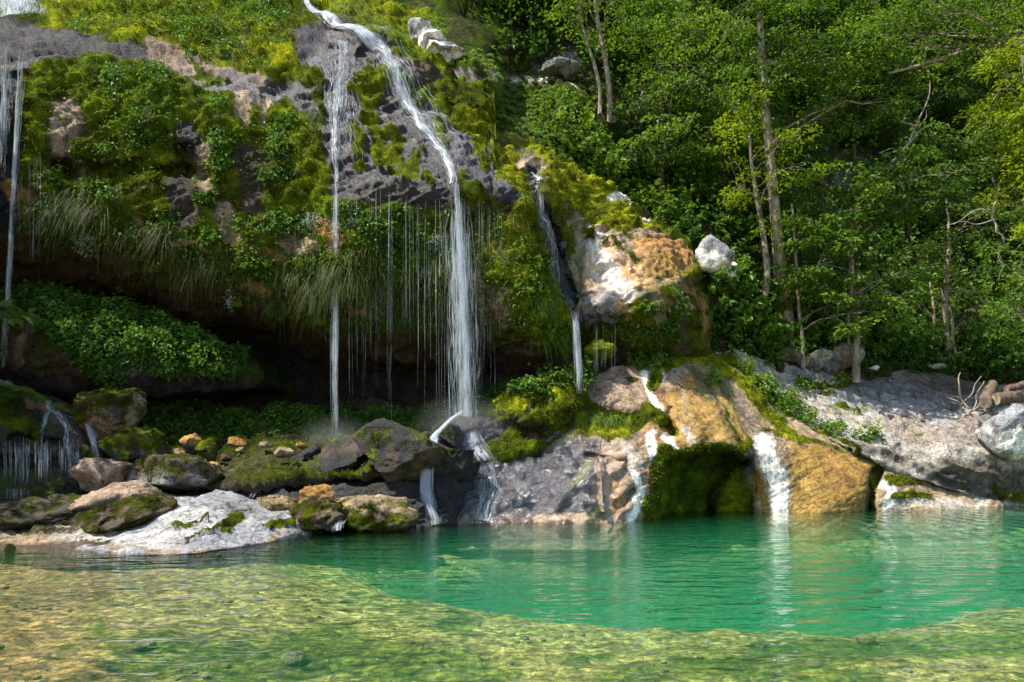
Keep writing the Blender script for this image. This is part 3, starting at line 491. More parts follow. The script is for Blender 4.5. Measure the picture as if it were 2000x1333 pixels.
# ---- grey slab at right
slab = Relief('limestone_slab', 1385, 2350, 3, 2.6, [(1385,688),(1450,688),(1560,702),(1700,722),(1800,728),(1900,745),(2350,770)],
    [(1385,700),(1440,745),(1520,812),(1620,858),(1750,918),(1850,955),(1950,990),(2350,1060)],
    [(1385,690,21.6),(1450,690,22.3),(1560,704,23.2),(1700,726,24.4),(1850,732,25),(2000,750,25.6),(2350,770,25),(1440,742,20.6),(1500,760,20.8),(1520,808,20.1),(1600,800,21),(1600,840,19.9),(1700,780,22.4),(1700,850,20),(1740,905,19.5),(1800,800,22),(1850,880,19.7),(1850,945,19.4),
     (1950,840,20.6),(2000,800,22.4),(2000,900,19.9),(1950,985,19.6),(2050,980,19.7),(2350,1050,18),(2350,900,20),(1650,720,23.8),(1780,760,23)],
    base='pale', moss0=.10, wet0=.0, rough=.5, strata=.10, seed=23, foldstep=.35, mossy_up=.12,
    strokes=[('gpale', .7, 40, [(1650,760),(1800,790),(1900,850)]), ('pink', .5, 30, [(1750,830),(1850,850),(1950,840)]), ('grey', .8, 30, [(1650,740),(1750,760),(1880,780)]), ('grey', .6, 20, [(1560,730),(1620,750)]), ('brown', .8, 30, [(1850,920),(1950,940),(2100,950)]), ('dark', .6, 16, [(1800,915),(1900,960),(2000,980)]), ('brown', .6, 14, [(1680,870),(1780,900)]),
             ('moss', 1, 16, [(1390,700),(1430,715),(1470,760),(1540,820)]), ('mbright', .6, 30, [(1390,700),(1500,790),(1600,850)]), ('moss', .9, 8, [(1600,848),(1680,880)]), ('moss', .7, 10, [(1560,740),(1620,760),(1660,745)]), ('moss', .7, 9, [(1640,790),(1680,800)]), ('moss', .7, 14, [(1950,965),(2000,975)]), ('ochre', .7, 10, [(1990,875),(2030,870)]),
             ('brown', .7, 26, [(1780,730),(1860,745),(1960,760)])],
    label='broad pale limestone slab sloping down to the pool at right, below the forest', cat='rock slab')

# ---- white limestone boulder at the left of the pool
whiterock = Relief('limestone_boulder', 150, 612, 2.4, 2.2, [(150,1076),(175,1068),(200,1058),(240,1034),(285,1025),(292,1000),(320,978),(345,968),(380,970),(412,956),(450,962),(490,980),(560,984),(590,1008),(612,1034)],
    [(150,1078),(240,1084),(300,1084),(400,1080),(500,1064),(560,1054),(612,1045)],
    [(150,1070,12.5),(150,1078,12.1),(240,1036,13.2),(240,1084,11.7),(300,1000,13.7),(300,1050,12.5),(300,1084,11.6),(350,970,14.2),(350,1010,13.1),(420,958,14.4),(430,1010,13.2),(430,1050,12.5),(430,1080,11.9),(500,982,14.5),(500,1020,13.5),(500,1064,12.6),(560,986,14.6),(590,1010,14.3),(560,1050,13.3),(610,1036,14.2)],
    base='gpale', moss0=-.12, wet0=.1, rough=.28, strata=.045, seed=31, mossy_up=.0, foldstep=.25, fold=(7, 2, 3, 3),
    strokes=[('white', .35, 26, [(330,1000),(400,1020),(340,1050),(240,1070)]), ('moss', 1, 15, [(435,1040),(455,1015),(480,1005)]), ('mdark', .4, 18, [(450,1020)]), ('moss', 1, 14, [(530,1035),(560,1025),(600,1030)]), ('mdark', .4, 30, [(560,1030)]), ('moss', 1, 7, [(285,1010),(290,990)]), ('tan', .8, 6, [(160,1070),(300,1082),(420,1078),(560,1052)]), ('grey', .5, 20, [(440,980),(540,1000)]), ('moss', .8, 4, [(345,1028),(400,1018)]), ('moss', .8, 4, [(370,1052),(420,1040)])],
    label='big white and grey limestone boulder at the left edge of the pool', cat='boulder')

# ---- pool bed and water
def grid_mesh(name, xs, ys, zf, mat, attrs=None, **k):
    X, Y = np.meshgrid(xs, ys); Z = zf(X, Y); P = np.stack([X, Y, Z], -1).reshape(-1, 3); n, m = X.shape
    i = np.arange(n*m).reshape(n, m); F = np.stack([i[:-1, :-1], i[:-1, 1:], i[1:, 1:], i[1:, :-1]], -1).reshape(-1, 4)
    return link(name, mesh_np(name, P, F, mat, True, attrs(P) if attrs else None), **k)
DEEP = [(590,1085),(640,1130),(720,1165),(900,1190),(1060,1215),(1250,1232),(1500,1238),(1800,1225),(2300,1180),(3200,1150),(3200,960),(1300,985),(1000,1000),(780,1022),(640,1050)]
def bed_z(X, Y):
    Ys = np.maximum(Y, 1.0); u = 1000+FPX*X/Ys; v = HZN+FPX*2.15/Ys
    p = np.stack([X, Y, X*0], -1).reshape(-1, 3)
    w = (fbm(p, .7, 3, 41)*40).reshape(X.shape); w2 = (fbm(p, 2.5, 3, 43)).reshape(X.shape)
    d = sdist(u+w*3.2, v+w*.7+w2*3, [(a, b) for a, b in DEEP])
    dm = -d*0.018
    deep = 3.3*sstep(.15, 5.0, dm)+.14*sstep(-1.6, .4, dm)
    z = -0.36-deep+w2*.07*(1+deep*.5)-0.05*fbm(p, .4, 2, 44).reshape(X.shape)
    left = sstep(-2.0, -5.5, X); z = z+left*0.14
    z = z+0.5*sstep(4.6, 1.0, Y)+np.maximum(0, 2.2-Y)*0.12
    z = z+sstep(-14, -20, X)*1.2
    return z
def bed_attrs(P):
    X, Y = P[:, 0], P[:, 1]; Ys = np.maximum(Y, 1.0); u = 1000+FPX*X/Ys; v = HZN+FPX*2.15/Ys
    t = np.tile(np.array((.46, .36, .11)), (len(P), 1))
    n1 = fbm(P, .6, 4, 51); n2 = fbm(P*np.array([1, 1.6, 1]), 1.6, 4, 52); n3 = fbm(P*np.array([1, 1.5, 1]), 7, 3, 53)
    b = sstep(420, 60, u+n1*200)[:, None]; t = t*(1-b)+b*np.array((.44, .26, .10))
    g = np.zeros(len(P))
    for pts, r in (([(300,1290),(480,1290),(640,1270),(760,1290),(900,1300),(960,1333)], 46), ([(200,1250),(260,1330)], 20), ([(1180,1330),(1300,1300),(1500,1300),(1700,1320)], 26), ([(1500,1255),(1750,1250),(2000,1245),(2200,1240)], 34), ([(1100,1290),(1180,1260)], 18), ([(650,1240),(700,1270)], 12), ([(880,1195),(910,1210)], 30)):
        g = np.maximum(g, 1-sstep(r*.5, r*1.4, polydist(u+n2*80, v+n2*22, pts)))
    g = np.clip(g*.9+sstep(.16, .42, n2+.35*n3)*.38, 0, 1)[:, None]
    t = t*(1-g)+g*np.array((.135, .16, .018))
    t = t*(1+2.0*n3[:, None]+.7*n1[:, None])
    d = sstep(-.55, -1.05, P[:, 2])[:, None]; t = t*(1-d)+d*np.array((.055, .075, .035))  # bed tint darkened with depth, standing in for light lost in deep water
    return dict(tint=('FLOAT_COLOR', np.clip(t, .01, .9)), moss=('FLOAT', np.zeros(len(P))), wet=('FLOAT', np.full(len(P), .1)), mosstint=('FLOAT_COLOR', np.ones((len(P), 3))))
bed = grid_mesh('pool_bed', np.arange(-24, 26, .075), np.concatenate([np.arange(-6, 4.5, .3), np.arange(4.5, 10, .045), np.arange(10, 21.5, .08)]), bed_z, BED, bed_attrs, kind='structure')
grid_mesh('ground', np.arange(-90, 91, 3.0), np.arange(-80, 130, 3.0), lambda X, Y: np.where((np.abs(X) < 22) & (Y > -6) & (Y < 21), -5.2, np.where(Y < -3, .9, -5.2)+0*X), ROCK,
    lambda P: dict(tint=('FLOAT_COLOR', np.tile(np.array((.2, .18, .12)), (len(P), 1))), moss=('FLOAT', np.full(len(P), .3)), wet=('FLOAT', np.zeros(len(P))), mosstint=('FLOAT_COLOR', np.full((len(P), 3), .5))), kind='structure')

def water_material():
    m, n, l = newmat('pool_water'); geo = n.new('ShaderNodeNewGeometry'); P = geo.outputs['Position']
    w1 = noise_node(n, l, P, 1.0, 3, 0.55, (1.3, 3.4, 1)); w2 = noise_node(n, l, P, 1.0, 2, 0.5, (5, 11, 1))
    wv = n.new('ShaderNodeTexWave'); wv.wave_type = 'RINGS'; wv.rings_direction = 'SPHERICAL'; wv.inputs['Scale'].default_value = .75; wv.inputs['Distortion'].default_value = 3.5; wv.inputs['Detail'].default_value = 2; wv.inputs['Detail Scale'].default_value = .9
    mp = n.new('ShaderNodeMapping'); mp.inputs['Location'].default_value = (1.7, -15.6, 0); l.new(P, mp.inputs[0]); l.new(mp.outputs[0], wv.inputs['Vector'])
    sx = n.new('ShaderNodeSeparateXYZ'); l.new(P, sx.inputs[0])
    rf = n.new('ShaderNodeMapRange'); rf.inputs['From Min'].default_value = 1; rf.inputs['From Max'].default_value = 7; l.new(sx.outputs[0], rf.inputs[0])
    h = mth(n, l, 'ADD', mth(n, l, 'MULTIPLY', w1.outputs[0], .055), mth(n, l, 'MULTIPLY', w2.outputs[0], .012))
    h = mth(n, l, 'ADD', h, mth(n, l, 'MULTIPLY', mth(n, l, 'MULTIPLY', wv.outputs['Fac'], .020), rf.outputs[0]))
    bp = n.new('ShaderNodeBump'); bp.inputs['Strength'].default_value = 1; bp.inputs['Distance'].default_value = 1; l.new(h, bp.inputs['Height'])
    fr = n.new('ShaderNodeFresnel'); fr.inputs[0].default_value = 1.33; l.new(bp.outputs[0], fr.inputs['Normal'])
    gl = n.new('ShaderNodeBsdfGlossy'); gl.inputs['Roughness'].default_value = .03; l.new(bp.outputs[0], gl.inputs['Normal'])
    tr = n.new('ShaderNodeBsdfTransparent'); mx = n.new('ShaderNodeMixShader')
    l.new(fr.outputs[0], mx.inputs[0]); l.new(tr.outputs[0], mx.inputs[1]); l.new(gl.outputs[0], mx.inputs[2])
    sc = n.new('ShaderNodeVolumeScatter'); sc.inputs['Color'].default_value = (.05, .62, .28, 1); sc.inputs['Density'].default_value = .12; sc.inputs['Anisotropy'].default_value = 0
    ab = n.new('ShaderNodeVolumeAbsorption'); ab.inputs['Color'].default_value = (.0, .95, .74, 1); ab.inputs['Density'].default_value = .19
    ad = n.new('ShaderNodeAddShader'); l.new(sc.outputs[0], ad.inputs[0]); l.new(ab.outputs[0], ad.inputs[1])
    o = n.new('ShaderNodeOutputMaterial'); l.new(mx.outputs[0], o.inputs[0]); l.new(ad.outputs[0], o.inputs['Volume']); return m
x0, x1, y0, y1, zb = -23.0, 24.0, 2.0, 21.3, -4.5
wme = bpy.data.meshes.new('pool_water')
wme.from_pydata([(x0,y0,0),(x1,y0,0),(x1,y1,0),(x0,y1,0),(x0,y0,zb),(x1,y0,zb),(x1,y1,zb),(x0,y1,zb)], [], [(0,1,2,3),(7,6,5,4),(0,4,5,1),(1,5,6,2),(2,6,7,3),(3,7,4,0)])
wme.materials.append(water_material()); link('pool_water', wme, kind='structure')

# ---- dark wet rock mass between the cave floor and the pool
darkrock = Relief('wet_rock', 425, 1030, 2.6, 2.4, [(425,925),(450,898),(500,886),(560,888),(600,880),(650,868),(700,856),(740,850),(800,840),(850,846),(905,812),(960,822),(1000,842),(1030,850)],
    [(425,985),(600,1010),(760,1035),(850,1040),(950,1060),(1030,1040)],
    [(425,930,16.3),(425,985,15.3),(500,890,16.8),(500,930,15.8),(500,980,15.0),(600,884,16.9),(600,930,15.7),(600,1000,14.7),(700,860,17.1),(700,900,16.1),(700,960,15.4),(720,1020,14.8),(800,845,17.2),(800,900,16.1),(800,960,15.6),(800,1030,15.2),
     (870,830,17.3),(870,880,16.4),(870,960,15.8),(870,1035,15.4),(940,815,17.6),(940,870,16.9),(940,930,16.4),(950,1000,16.1),(1030,855,17.5),(1030,920,16.9),(1030,1000,16.2),(950,1058,15.8)],
    base='dark', moss0=.06, wet0=.6, rough=.75, strata=.08, seed=37, mosstint=(.55,.55,.7), foldstep=.35, mossy_up=.25,
    carve=[((12, [(735,848),(722,890),(690,925)]), .4, 0), ((14, [(846,846),(843,880),(834,945),(850,1015)]), .45, 0), ((10, [(640,870),(600,905),(560,915)]), .35, 0), ((9, [(560,950),(650,945),(740,930),(830,930)]), .4, 0), ((9, [(860,930),(930,880),(960,860)]), .35, 0), ((10, [(500,925),(560,960),(640,965)]), .3, 0),
           ((18, [(760,870),(800,870)]), -.25, 0), ((20, [(640,910),(690,895)]), -.25, 0), ((14, [(900,840),(930,830)]), -.3, 0)],
    strokes=[('moss', .9, 13, [(755,880),(765,905)]), ('moss', .6, 10, [(560,925),(600,935),(640,950)]), ('moss', .6, 9, [(700,905),(680,930)]), ('moss', .6, 12, [(450,905),(480,915),(520,905)]), ('mdark', .6, 40, [(450,905),(520,905)]), ('moss', .7, 7, [(860,905),(910,890),(930,880)]), ('brown', .7, 14, [(640,880),(700,870)]), ('wetgrey', .8, 14, [(680,940),(660,960)]), ('wetgrey', .9, 24, [(960,870),(1000,880)])],
    label='dark wet rock with moss streaks between the cave floor and the pool', cat='rock')

# ================================================================== BOULDERS
import bmesh
_ico = {}
def ico(n):
    if n not in _ico:
        bm = bmesh.new(); bmesh.ops.create_icosphere(bm, subdivisions=n, radius=1)
        _ico[n] = (np.array([v.co[:] for v in bm.verts]), np.array([[v.index for v in f.verts] for f in bm.faces])); bm.free()
    return _ico[n]
def boulder(u, v, Y, w, h, col, label, moss=0.3, mossdir=0.4, wet=.1, cuts=5, depth=.8, mt=(.8,.8,.9), seed=None, tilt=0.0, col2=None, name='boulder', cat='boulder', group=None, rough=1.0, sub=None):
    """w, h: size in photo pixels at distance Y; v is the middle of the stone"""
    seed = seed if seed is not None else int(u*7+v*3); r = np.random.RandomState(seed % 9999)
    sub = sub or (5 if w > 70 else 4); V, F = ico(sub); V = V.copy(); s = Y/FPX
    for _ in range(0 if cuts == 0 else cuts if moss > .7 else cuts+5):
        d = r.normal(size=3); d /= np.linalg.norm(d); c = r.uniform(.48, .82); k = np.maximum(0, V@d-c); V -= k[:, None]*d*0.97
    a, b, c = w*s/2, w*s/2*depth, h*s/2
    n0 = V/np.linalg.norm(V, axis=1)[:, None]; V = V*np.array([a, b, c])*1.22
    ct, st = math.cos(tilt), math.sin(tilt); R = np.array([[ct, 0, -st], [0, 1, 0], [st, 0, ct]]); V = V@R.T
    q = V+np.array([seed % 97, 0, 0.0]); m = min(a, c)
    V = V+n0*((fbm(q, .6/m, 4, 2)*.26*m+(fbm(q, 1.3/m, 5, 4, True)-.4)*.20*m+fbm(q, 6, 4, 5)*.045)*rough)[:, None]
    mo = moss-.08+mossdir*.7*n0[:, 2]+.85*fbm(q, 1.5/m, 5, 6)
    mo = np.clip(mo, 0, 1); V = V+n0*((np.abs(fbm(q, 5, 2, 8))*.09*sstep(.4, .8, mo))[:, None])
    t = np.tile(np.array(PAL[col]), (len(V), 1))
    if col2: k = sstep(-.15, .25, fbm(q, 1.1/m, 3, 9)-.4*n0[:, 2])[:, None]; t = t*(1-k)+k*np.array(PAL[col2])
    me = mesh_np(name, V, F, ROCK, True, dict(tint=('FLOAT_COLOR', t), moss=('FLOAT', mo), wet=('FLOAT', np.full(len(V), wet)), mosstint=('FLOAT_COLOR', np.tile(np.array(mt), (len(V), 1)))))
    o = link(name, me, label=label, cat=cat, group=group); o.location = at(u, v, Y); return o
GM = (.85, .8, .8); DM = (.5, .52, .6)
BOULDERS = [
 (208,797,16.4,122,92,'brown',"round moss-covered boulder beside the small cascade, highest of the left boulders",.62,.35,.1,3,GM,.25,'tan'),
 (262,875,15.8,130,70,'brown',"mossy rounded boulder just below the round moss-covered one at left",.6,.35,.1,4,GM,0,'wetgrey'),
 (205,935,15.2,112,84,'pink',"brown bare-faced boulder with a mossy top at the foot of the left cascade",.05,.5,.05,6,DM,.1,None),
 (345,930,15.2,180,66,'brown',"long brown and moss-patched boulder behind the big white boulder",.42,.2,.2,5,DM,-.08,'grey'),
 (215,985,14.3,170,62,'pink',"slanting pinkish brown slab of rock left of the white boulder",.1,-.2,.0,6,DM,.35,None),
 (345,985,14.6,120,44,'grey',"grey rock wedged behind the top of the big white boulder",.2,.1,.1,6,DM,-.15,None),
 (225,1012,13.6,190,64,'brown',"dark mossy rock filling the gap left of the white boulder",.62,.1,.1,4,(.45,.42,.5),.3,'brown'),
 (90,1002,14.2,230,60,'brown',"low dark mossy bank rock below the left cascade",.5,.2,.4,3,(.4,.42,.6),.1,'dark'),
 (622,968,14.4,76,56,'orange',"orange bare-topped block of rock between the white boulder and the small chute",.05,-.3,.0,7,GM,-.05,'tan'),
 (612,1008,14.2,96,56,'brown',"mossy block under the orange bare-topped rock",.6,.1,.1,5,(.6,.55,.6),0,'tan'),
 (535,985,14.6,90,36,'tan',"small tan and mossy rock left of the orange block",.4,.1,.1,5,GM,-.1,None),
 (735,996,14.7,150,72,'tan',"low boulder with tan back and yellow-green moss front beside the middle chute",.52,-.35,.05,5,(1.1,1.05,1),-.08,'brown'),
 (650,1020,14.0,60,34,'brown',"wet dark rock under the tiny waterfall by the orange block",.3,.2,.6,5,DM,0,'wetgrey'),
 (552,884,16.1,40,22,'pink',"flat pinkish stone lying on the dark mossy hump",.0,.1,.0,7,DM,-.1,None),
 (375,872,16.7,44,44,'orange',"upright rusty stone at the foot of the herbs",.3,-.1,.0,7,GM,.1,'brown'),
 (405,880,16.5,36,40,'brown',"moss-green stone right of the upright rusty stone",.7,.3,.0,4,(1.1,1.2,1),0,None),
 (415,918,16.0,44,26,'ochre2',"yellowish tan stone low on the rubble of the left bank",.1,.1,.0,7,GM,0,'tan'),
 (462,866,16.9,34,18,'orange',"small orange stone in the grass at the cave foot",.1,.1,.0,7,GM,-.2,None),
 (500,945,15.5,120,40,'dark',"dark wet shelf of rock carrying the small left chute",.2,.3,.7,5,DM,-.1,'wetgrey'),
 (780,885,15.8,160,104,'dark',"rounded dark boulder with mossy flank left of the middle chute",.38,.25,.5,4,(1.1,1.1,1.1),-.05,'brown'),
 (874,862,16.7,60,66,'dark',"tall dark knob of rock where the main fall lands",.3,.3,.7,4,(.6,.6,.7),.1,None),
 (880,910,16.0,100,62,'dark',"wedge-shaped dark rock with a mossy rim right of the middle chute",.38,.3,.5,6,(.6,.62,.7),.3,None),
 (1392,496,21.6,70,58,'gpale',"isolated white boulder poking from bushes at the end of the ridge",-.1,.0,.0,3,GM,-.1,'white'),
 (1424,526,21.9,34,40,'white',"smaller white stone just below the isolated white boulder",-.1,.1,.0,6,GM,-.3,None),
 (1530,694,22.8,64,30,'grey',"flat grey rock at the foot of the thick tree trunk",.2,.2,.0,5,DM,-.2,'pink'),
 (1592,706,23.0,64,44,'pale',"pale rounded rock between the two big trunks",.15,.1,.0,5,GM,.1,'grey'),
 (1648,698,23.4,62,44,'pale',"pale rock leaning on the slender trunk",.05,.1,.0,5,GM,.1,'pink'),
 (1622,718,23.1,36,30,'grey',"small grey rock between the two pale rocks",.15,.1,.0,6,GM,0,None),
 (1570,706,22.8,30,20,'tan',"small brown stone left of the pale rounded rock",.05,.1,.0,6,GM,0,None),
 (1708,719,24.0,22,12,'white',"small white stone in the undergrowth right of the slender trunk",.0,.0,.0,5,GM,0,None),
 (1830,716,24.2,28,12,'pale',"small pale stone at the forest edge far right",.0,.0,.0,5,GM,0,None),
 (1985,838,19.6,120,90,'gpale',"large pale pitted boulder cut by the right edge",-.1,.0,.0,4,GM,.5,'white'),
 (1960,800,20.9,70,36,'gpale',"pale block below the logs at the right edge",-.1,.0,.0,6,GM,.2,None),
 (1930,828,20.6,50,26,'grey',"small grey block left of the large pitted boulder",.0,.0,.0,7,GM,-.2,'gpale'),
 (1988,770,22.0,50,22,'grey',"grey stone behind the logs at the right edge",.1,.1,.0,5,DM,.1,None),
 (1245,215,26.2,50,34,'grey',"dim grey rock on the slope below the trees",.1,.1,.0,5,DM,.3,None),
 (1232,322,24.6,30,40,'gpale',"upright pale rock in the bushes above the ridge",.0,.1,.0,6,DM,.3,None),
 (1265,298,25.2,44,36,'grey',"grey rock up-slope of the upright pale rock",.2,.2,.0,6,DM,-.2,None),
 (1085,135,26,60,28,'grey',"grey rock in shade above the sunny bank",.1,.1,.0,6,DM,.2,None),
 (1110,140,26,46,36,'grey',"second grey rock in shade above the sunny bank, right of the first",.1,.1,.0,6,DM,-.2,None),
 (820,66,23.1,46,56,'gpale',"fluted pale rock high on the grassy bank above the main fall",.1,.0,.0,7,GM,.5,'white'),
 (872,104,22.9,90,44,'gpale',"jagged white rock on the grassy bank above the main fall",.15,.0,.0,7,GM,-.3,'white'),
 (845,85,22.9,54,36,'white',"small white rock between the fluted and the jagged one",.1,.0,.0,7,GM,.2,None),
 (590,560,18.05,34,26,'brown',"round cushion of dark moss on the overhang",.95,.2,.0,0,(.75,.7,.8),0,None),
 (460,594,18.4,14,12,'brown',"tiny bright moss ball under the overhang",.99,.1,.0,0,(1.4,1.5,1),0,None),
 (1172,684,18.6,50,26,'brown',"bright yellow-green moss cushion below the right-hand shoulder",.95,.2,.0,0,(1.2,1.2,1),0,None),
 (1228,800-55,18.7,30,12,'brown',"moss cushion on top of the travertine dome",.95,.1,.0,0,(1.2,1.2,1),0,None),
]
for u,v,Y,w,h,c,lab,mo,md,we,cu,mt,ti,c2 in BOULDERS:
    we = max(we, .4) if u < 760 and lab.find('orange') < 0 else we
    nm = 'moss_cushion' if 'cushion' in lab or 'moss ball' in lab else 'boulder'
    boulder(u,v,Y,w,h,c,lab,mo,md,we,cu,.8,mt,None,ti,c2,nm,nm.replace('_', ' '))
# loose cobbles on the left bank
COB = ['tan loose stone under the left end of the cave herbs', 'brown loose stone right of the moss-green stone', 'pinkish loose stone low between the mossy boulders', 'yellow loose stone at the edge of the dark hump', 'tan loose stone beside the dark hump', 'brown loose stone behind the long moss-patched boulder',
       'pinkish loose stone nearest the mossy boulder at left', 'yellow loose stone in front of the upright rusty one', 'tan loose stone by the wet grass', 'brown loose stone farthest left in the rubble', 'pinkish loose stone in the grass near the thin fall', 'yellow loose stone closest to the thin fall']
for i, (u, v, Y, w) in enumerate([(350,885,16.6,20),(440,895,16.3,24),(395,902,16.2,18),(430,935,15.8,26),(455,925,15.9,20),(340,905,16.2,24),(322,893,16.3,18),(385,938,15.7,22),(470,880,16.5,16),(300,900,16.1,20),(520,870,16.7,20),(590,872,16.7,22)]):
    boulder(u, v, Y, w, w*.75, ['tan','brown','pink','ochre2'][i % 4], COB[i], .25, .2, 0, 6, name='loose_stone', cat='stone', group='loose stones at the foot of the cave', sub=3)

# ================================================================== LEAVES, TUFTS, VINES
UP = np.array([0, 0, 1.0])
def unit(a): return a/(np.linalg.norm(a, axis=-1, keepdims=True)+1e-9)
def leaf_arrays(C, D, Nn, size, asp=.6, fold=.12):
    W = unit(np.cross(D, Nn)); Nn = unit(np.cross(W, D)); s = np.asarray(size).reshape(-1, 1)
    a = C; t = C+D*s-Nn*s*.10; m = C+D*s*.45+Nn*s*fold*.3
    L = m+W*s*asp*.5+Nn*s*fold; R = m-W*s*asp*.5+Nn*s*fold
    V = np.stack([a, R, t, L], 1).reshape(-1, 3); F = np.arange(len(V)).reshape(-1, 4); return V, F
def leaf_obj(name, C, D, Nn, size, shade, mat, asp=.6, parent=None, **k):
    V, F = leaf_arrays(C, D, Nn, size, asp); me = mesh_np(name, V, F, mat, False, dict(shade=('FLOAT', np.repeat(np.clip(shade, 0, 1), 4)))); return link(name, me, parent, **k)
def foliage_on(rel, name, mat, n, size, thick, r, poly=None, ell=None, asp=.65, jit=.55, down=.35, maxy=None, clump=0.0, mound=0.0, **k):
    if poly is not None:
        p = np.array(poly, float); lo, hi = p.min(0), p.max(0); q = r.uniform(lo, hi, (int(n*2.6)+20, 2)); d = sdist(q[:, 0], q[:, 1], poly)
        d = d+9*pn(np.stack([q[:, 0]/35, q[:, 1]/35, q[:, 0]*0+3], -1)); q = q[d < 0]; dd = -d[d < 0]
        if clump: kk = pn(np.stack([q[:, 0]/38, q[:, 1]/26, q[:, 0]*0+9], -1)) > r.uniform(-.9, .45, len(q))*clump; q = q[kk]; dd = dd[kk]
        q = q[:n]; dd = dd[:n]; edge = np.clip(dd/25, .2, 1)
    else:
        u, v, ru, rv = ell; a = r.uniform(0, 2*np.pi, n); rr = np.sqrt(r.uniform(0, 1, n))*(1+.25*np.sin(a*3+u)+.15*np.sin(a*5+v)); q = np.stack([u+ru*rr*np.cos(a), v+rv*rr*np.sin(a)], -1); edge = np.sqrt(np.clip(1-(rr/1.4)**2, .05, 1))
    P, Nn, _ = rel.sample(q[:, 0], q[:, 1]); m = len(P)
    lumpn = np.clip(.5+.9*pn(P*2.6), 0, 1); th = (r.uniform(0, 1, m)**.7)*thick*edge*(.35+lumpn)+mound*edge*lumpn
    C = P+unit(Nn+UP*.4)*th[:, None]+r.normal(size=(m, 3))*.02
    nn = unit(Nn*.55+UP*.65+r.normal(size=(m, 3))*jit); D = r.normal(size=(m, 3)); D -= nn*(D*nn).sum(1)[:, None]; D = unit(unit(D)-UP*down+Nn*.25)
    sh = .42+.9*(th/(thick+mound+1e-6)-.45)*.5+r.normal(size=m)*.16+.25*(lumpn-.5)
    b = P[np.argmin(((q-q.mean(0))**2).sum(1))]
    if k.get('kind'): return rebase(leaf_obj(name, C, D, nn, size*r.uniform(.4, 1.7, m), sh, mat, asp, **k), b)
    root = empty(name, b, 0, **k); leaf_obj('foliage', C-b, D, nn, size*r.uniform(.45, 1.6, m), sh, mat, asp, root, kind='stuff'); return root
def blades(roots, dirs, L, w, seg, g, r, shade):
    n = len(roots); t = np.linspace(0, 1, seg+1); side = unit(np.cross(dirs, UP)+r.normal(size=(n, 3))*.5)
    P = roots[:, None]+dirs[:, None]*(L[:, None]*t)[..., None]-UP*(g*(L[:, None]*t**2))[..., None] if np.ndim(g) == 0 else roots[:, None]+dirs[:, None]*(L[:, None]*t)[..., None]-UP*(g[:, None]*L[:, None]*t**2)[..., None]
    ww = (w*(1-t*.85))[None, :, None]*side[:, None]
    V = np.concatenate([(P-ww)[:, :, None], (P+ww)[:, :, None]], 2); V = V.reshape(-1, 3); k = (seg+1)*2
    f = np.array([[2*i, 2*i+1, 2*i+3, 2*i+2] for i in range(seg)]); F = (np.arange(n)[:, None, None]*k+f[None]).reshape(-1, 4)
    return V, F, np.repeat(shade, k)
def tuft(rel, u, v, ru, rv, n, L, r, mat=None, out=.7, up=.35, g=1.1, w=.007, name='grass_tuft', seg=4, poly=None, **k):
    if poly is not None:
        p = np.array(poly, float); q = r.uniform(p.min(0), p.max(0), (n*4, 2)); q = q[sdist(q[:, 0], q[:, 1], poly)+8*pn(np.stack([q[:, 0]/25, q[:, 1]/25, q[:, 0]*0], -1)) < 0][:n]; n = len(q)
    else: q = np.stack([u+r.normal(size=n)*ru*.5, v+r.normal(size=n)*rv*.5], -1)
    P, Nn, _ = rel.sample(q[:, 0], q[:, 1])
    cl = r.normal(size=(max(3, n//14), 3))[r.randint(0, max(3, n//14), n)]
    d = unit(Nn*out+UP*up+cl*.28+r.normal(size=(n, 3))*.16); LL = L*r.uniform(.5, 1.15, n)
    V, F, sh = blades(P-Nn*.02, d, LL, w, seg, g*r.uniform(.8, 1.3, n), r, np.clip(.5+r.normal(size=n)*.22, 0, 1))
    me = mesh_np(name, V, F, mat or L_GRASS, False, dict(shade=('FLOAT', sh))); 
    if k.get('kind'): return rebase(link(name, me, **k), P.mean(0))
    root = empty(name, P.mean(0), 0, **k); o = link('blades', me, root, kind='stuff'); rebase(o, P.mean(0)); o.location = (0, 0, 0); return root
R = np.random.RandomState(11)

# herb carpets (nobody could count them)
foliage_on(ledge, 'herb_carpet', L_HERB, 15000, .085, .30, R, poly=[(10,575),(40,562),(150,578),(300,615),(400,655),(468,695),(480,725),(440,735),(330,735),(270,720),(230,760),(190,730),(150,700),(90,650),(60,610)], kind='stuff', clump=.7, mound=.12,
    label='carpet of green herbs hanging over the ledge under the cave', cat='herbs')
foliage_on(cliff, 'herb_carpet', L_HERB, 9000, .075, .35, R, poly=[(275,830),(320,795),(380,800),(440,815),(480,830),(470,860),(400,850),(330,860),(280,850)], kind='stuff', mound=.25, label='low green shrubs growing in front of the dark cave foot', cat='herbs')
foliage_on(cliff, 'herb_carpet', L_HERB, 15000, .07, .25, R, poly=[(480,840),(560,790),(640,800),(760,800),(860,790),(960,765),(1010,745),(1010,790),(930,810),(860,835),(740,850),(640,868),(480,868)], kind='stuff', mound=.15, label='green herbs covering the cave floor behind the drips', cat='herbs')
tuft(cliff, 0, 0, 0, 0, 2600, .22, R, L_GREENGRASS, .3, .9, .5, .008, 'grass', poly=[(480,850),(640,855),(760,845),(850,825),(850,850),(700,880),(560,880),(480,875)], kind='stuff', label='wet grass along the lower edge of the cave floor', cat='grass')
tuft(wetrock, 0, 0, 0, 0, 2200, .30, R, L_GREENGRASS, .3, .9, .8, .008, 'grass', poly=[(-100,725),(20,735),(80,765),(140,790),(150,805),(80,785),(20,762),(-100,745)], kind='stuff', label='soft green grass over the left cascade rock', cat='grass')
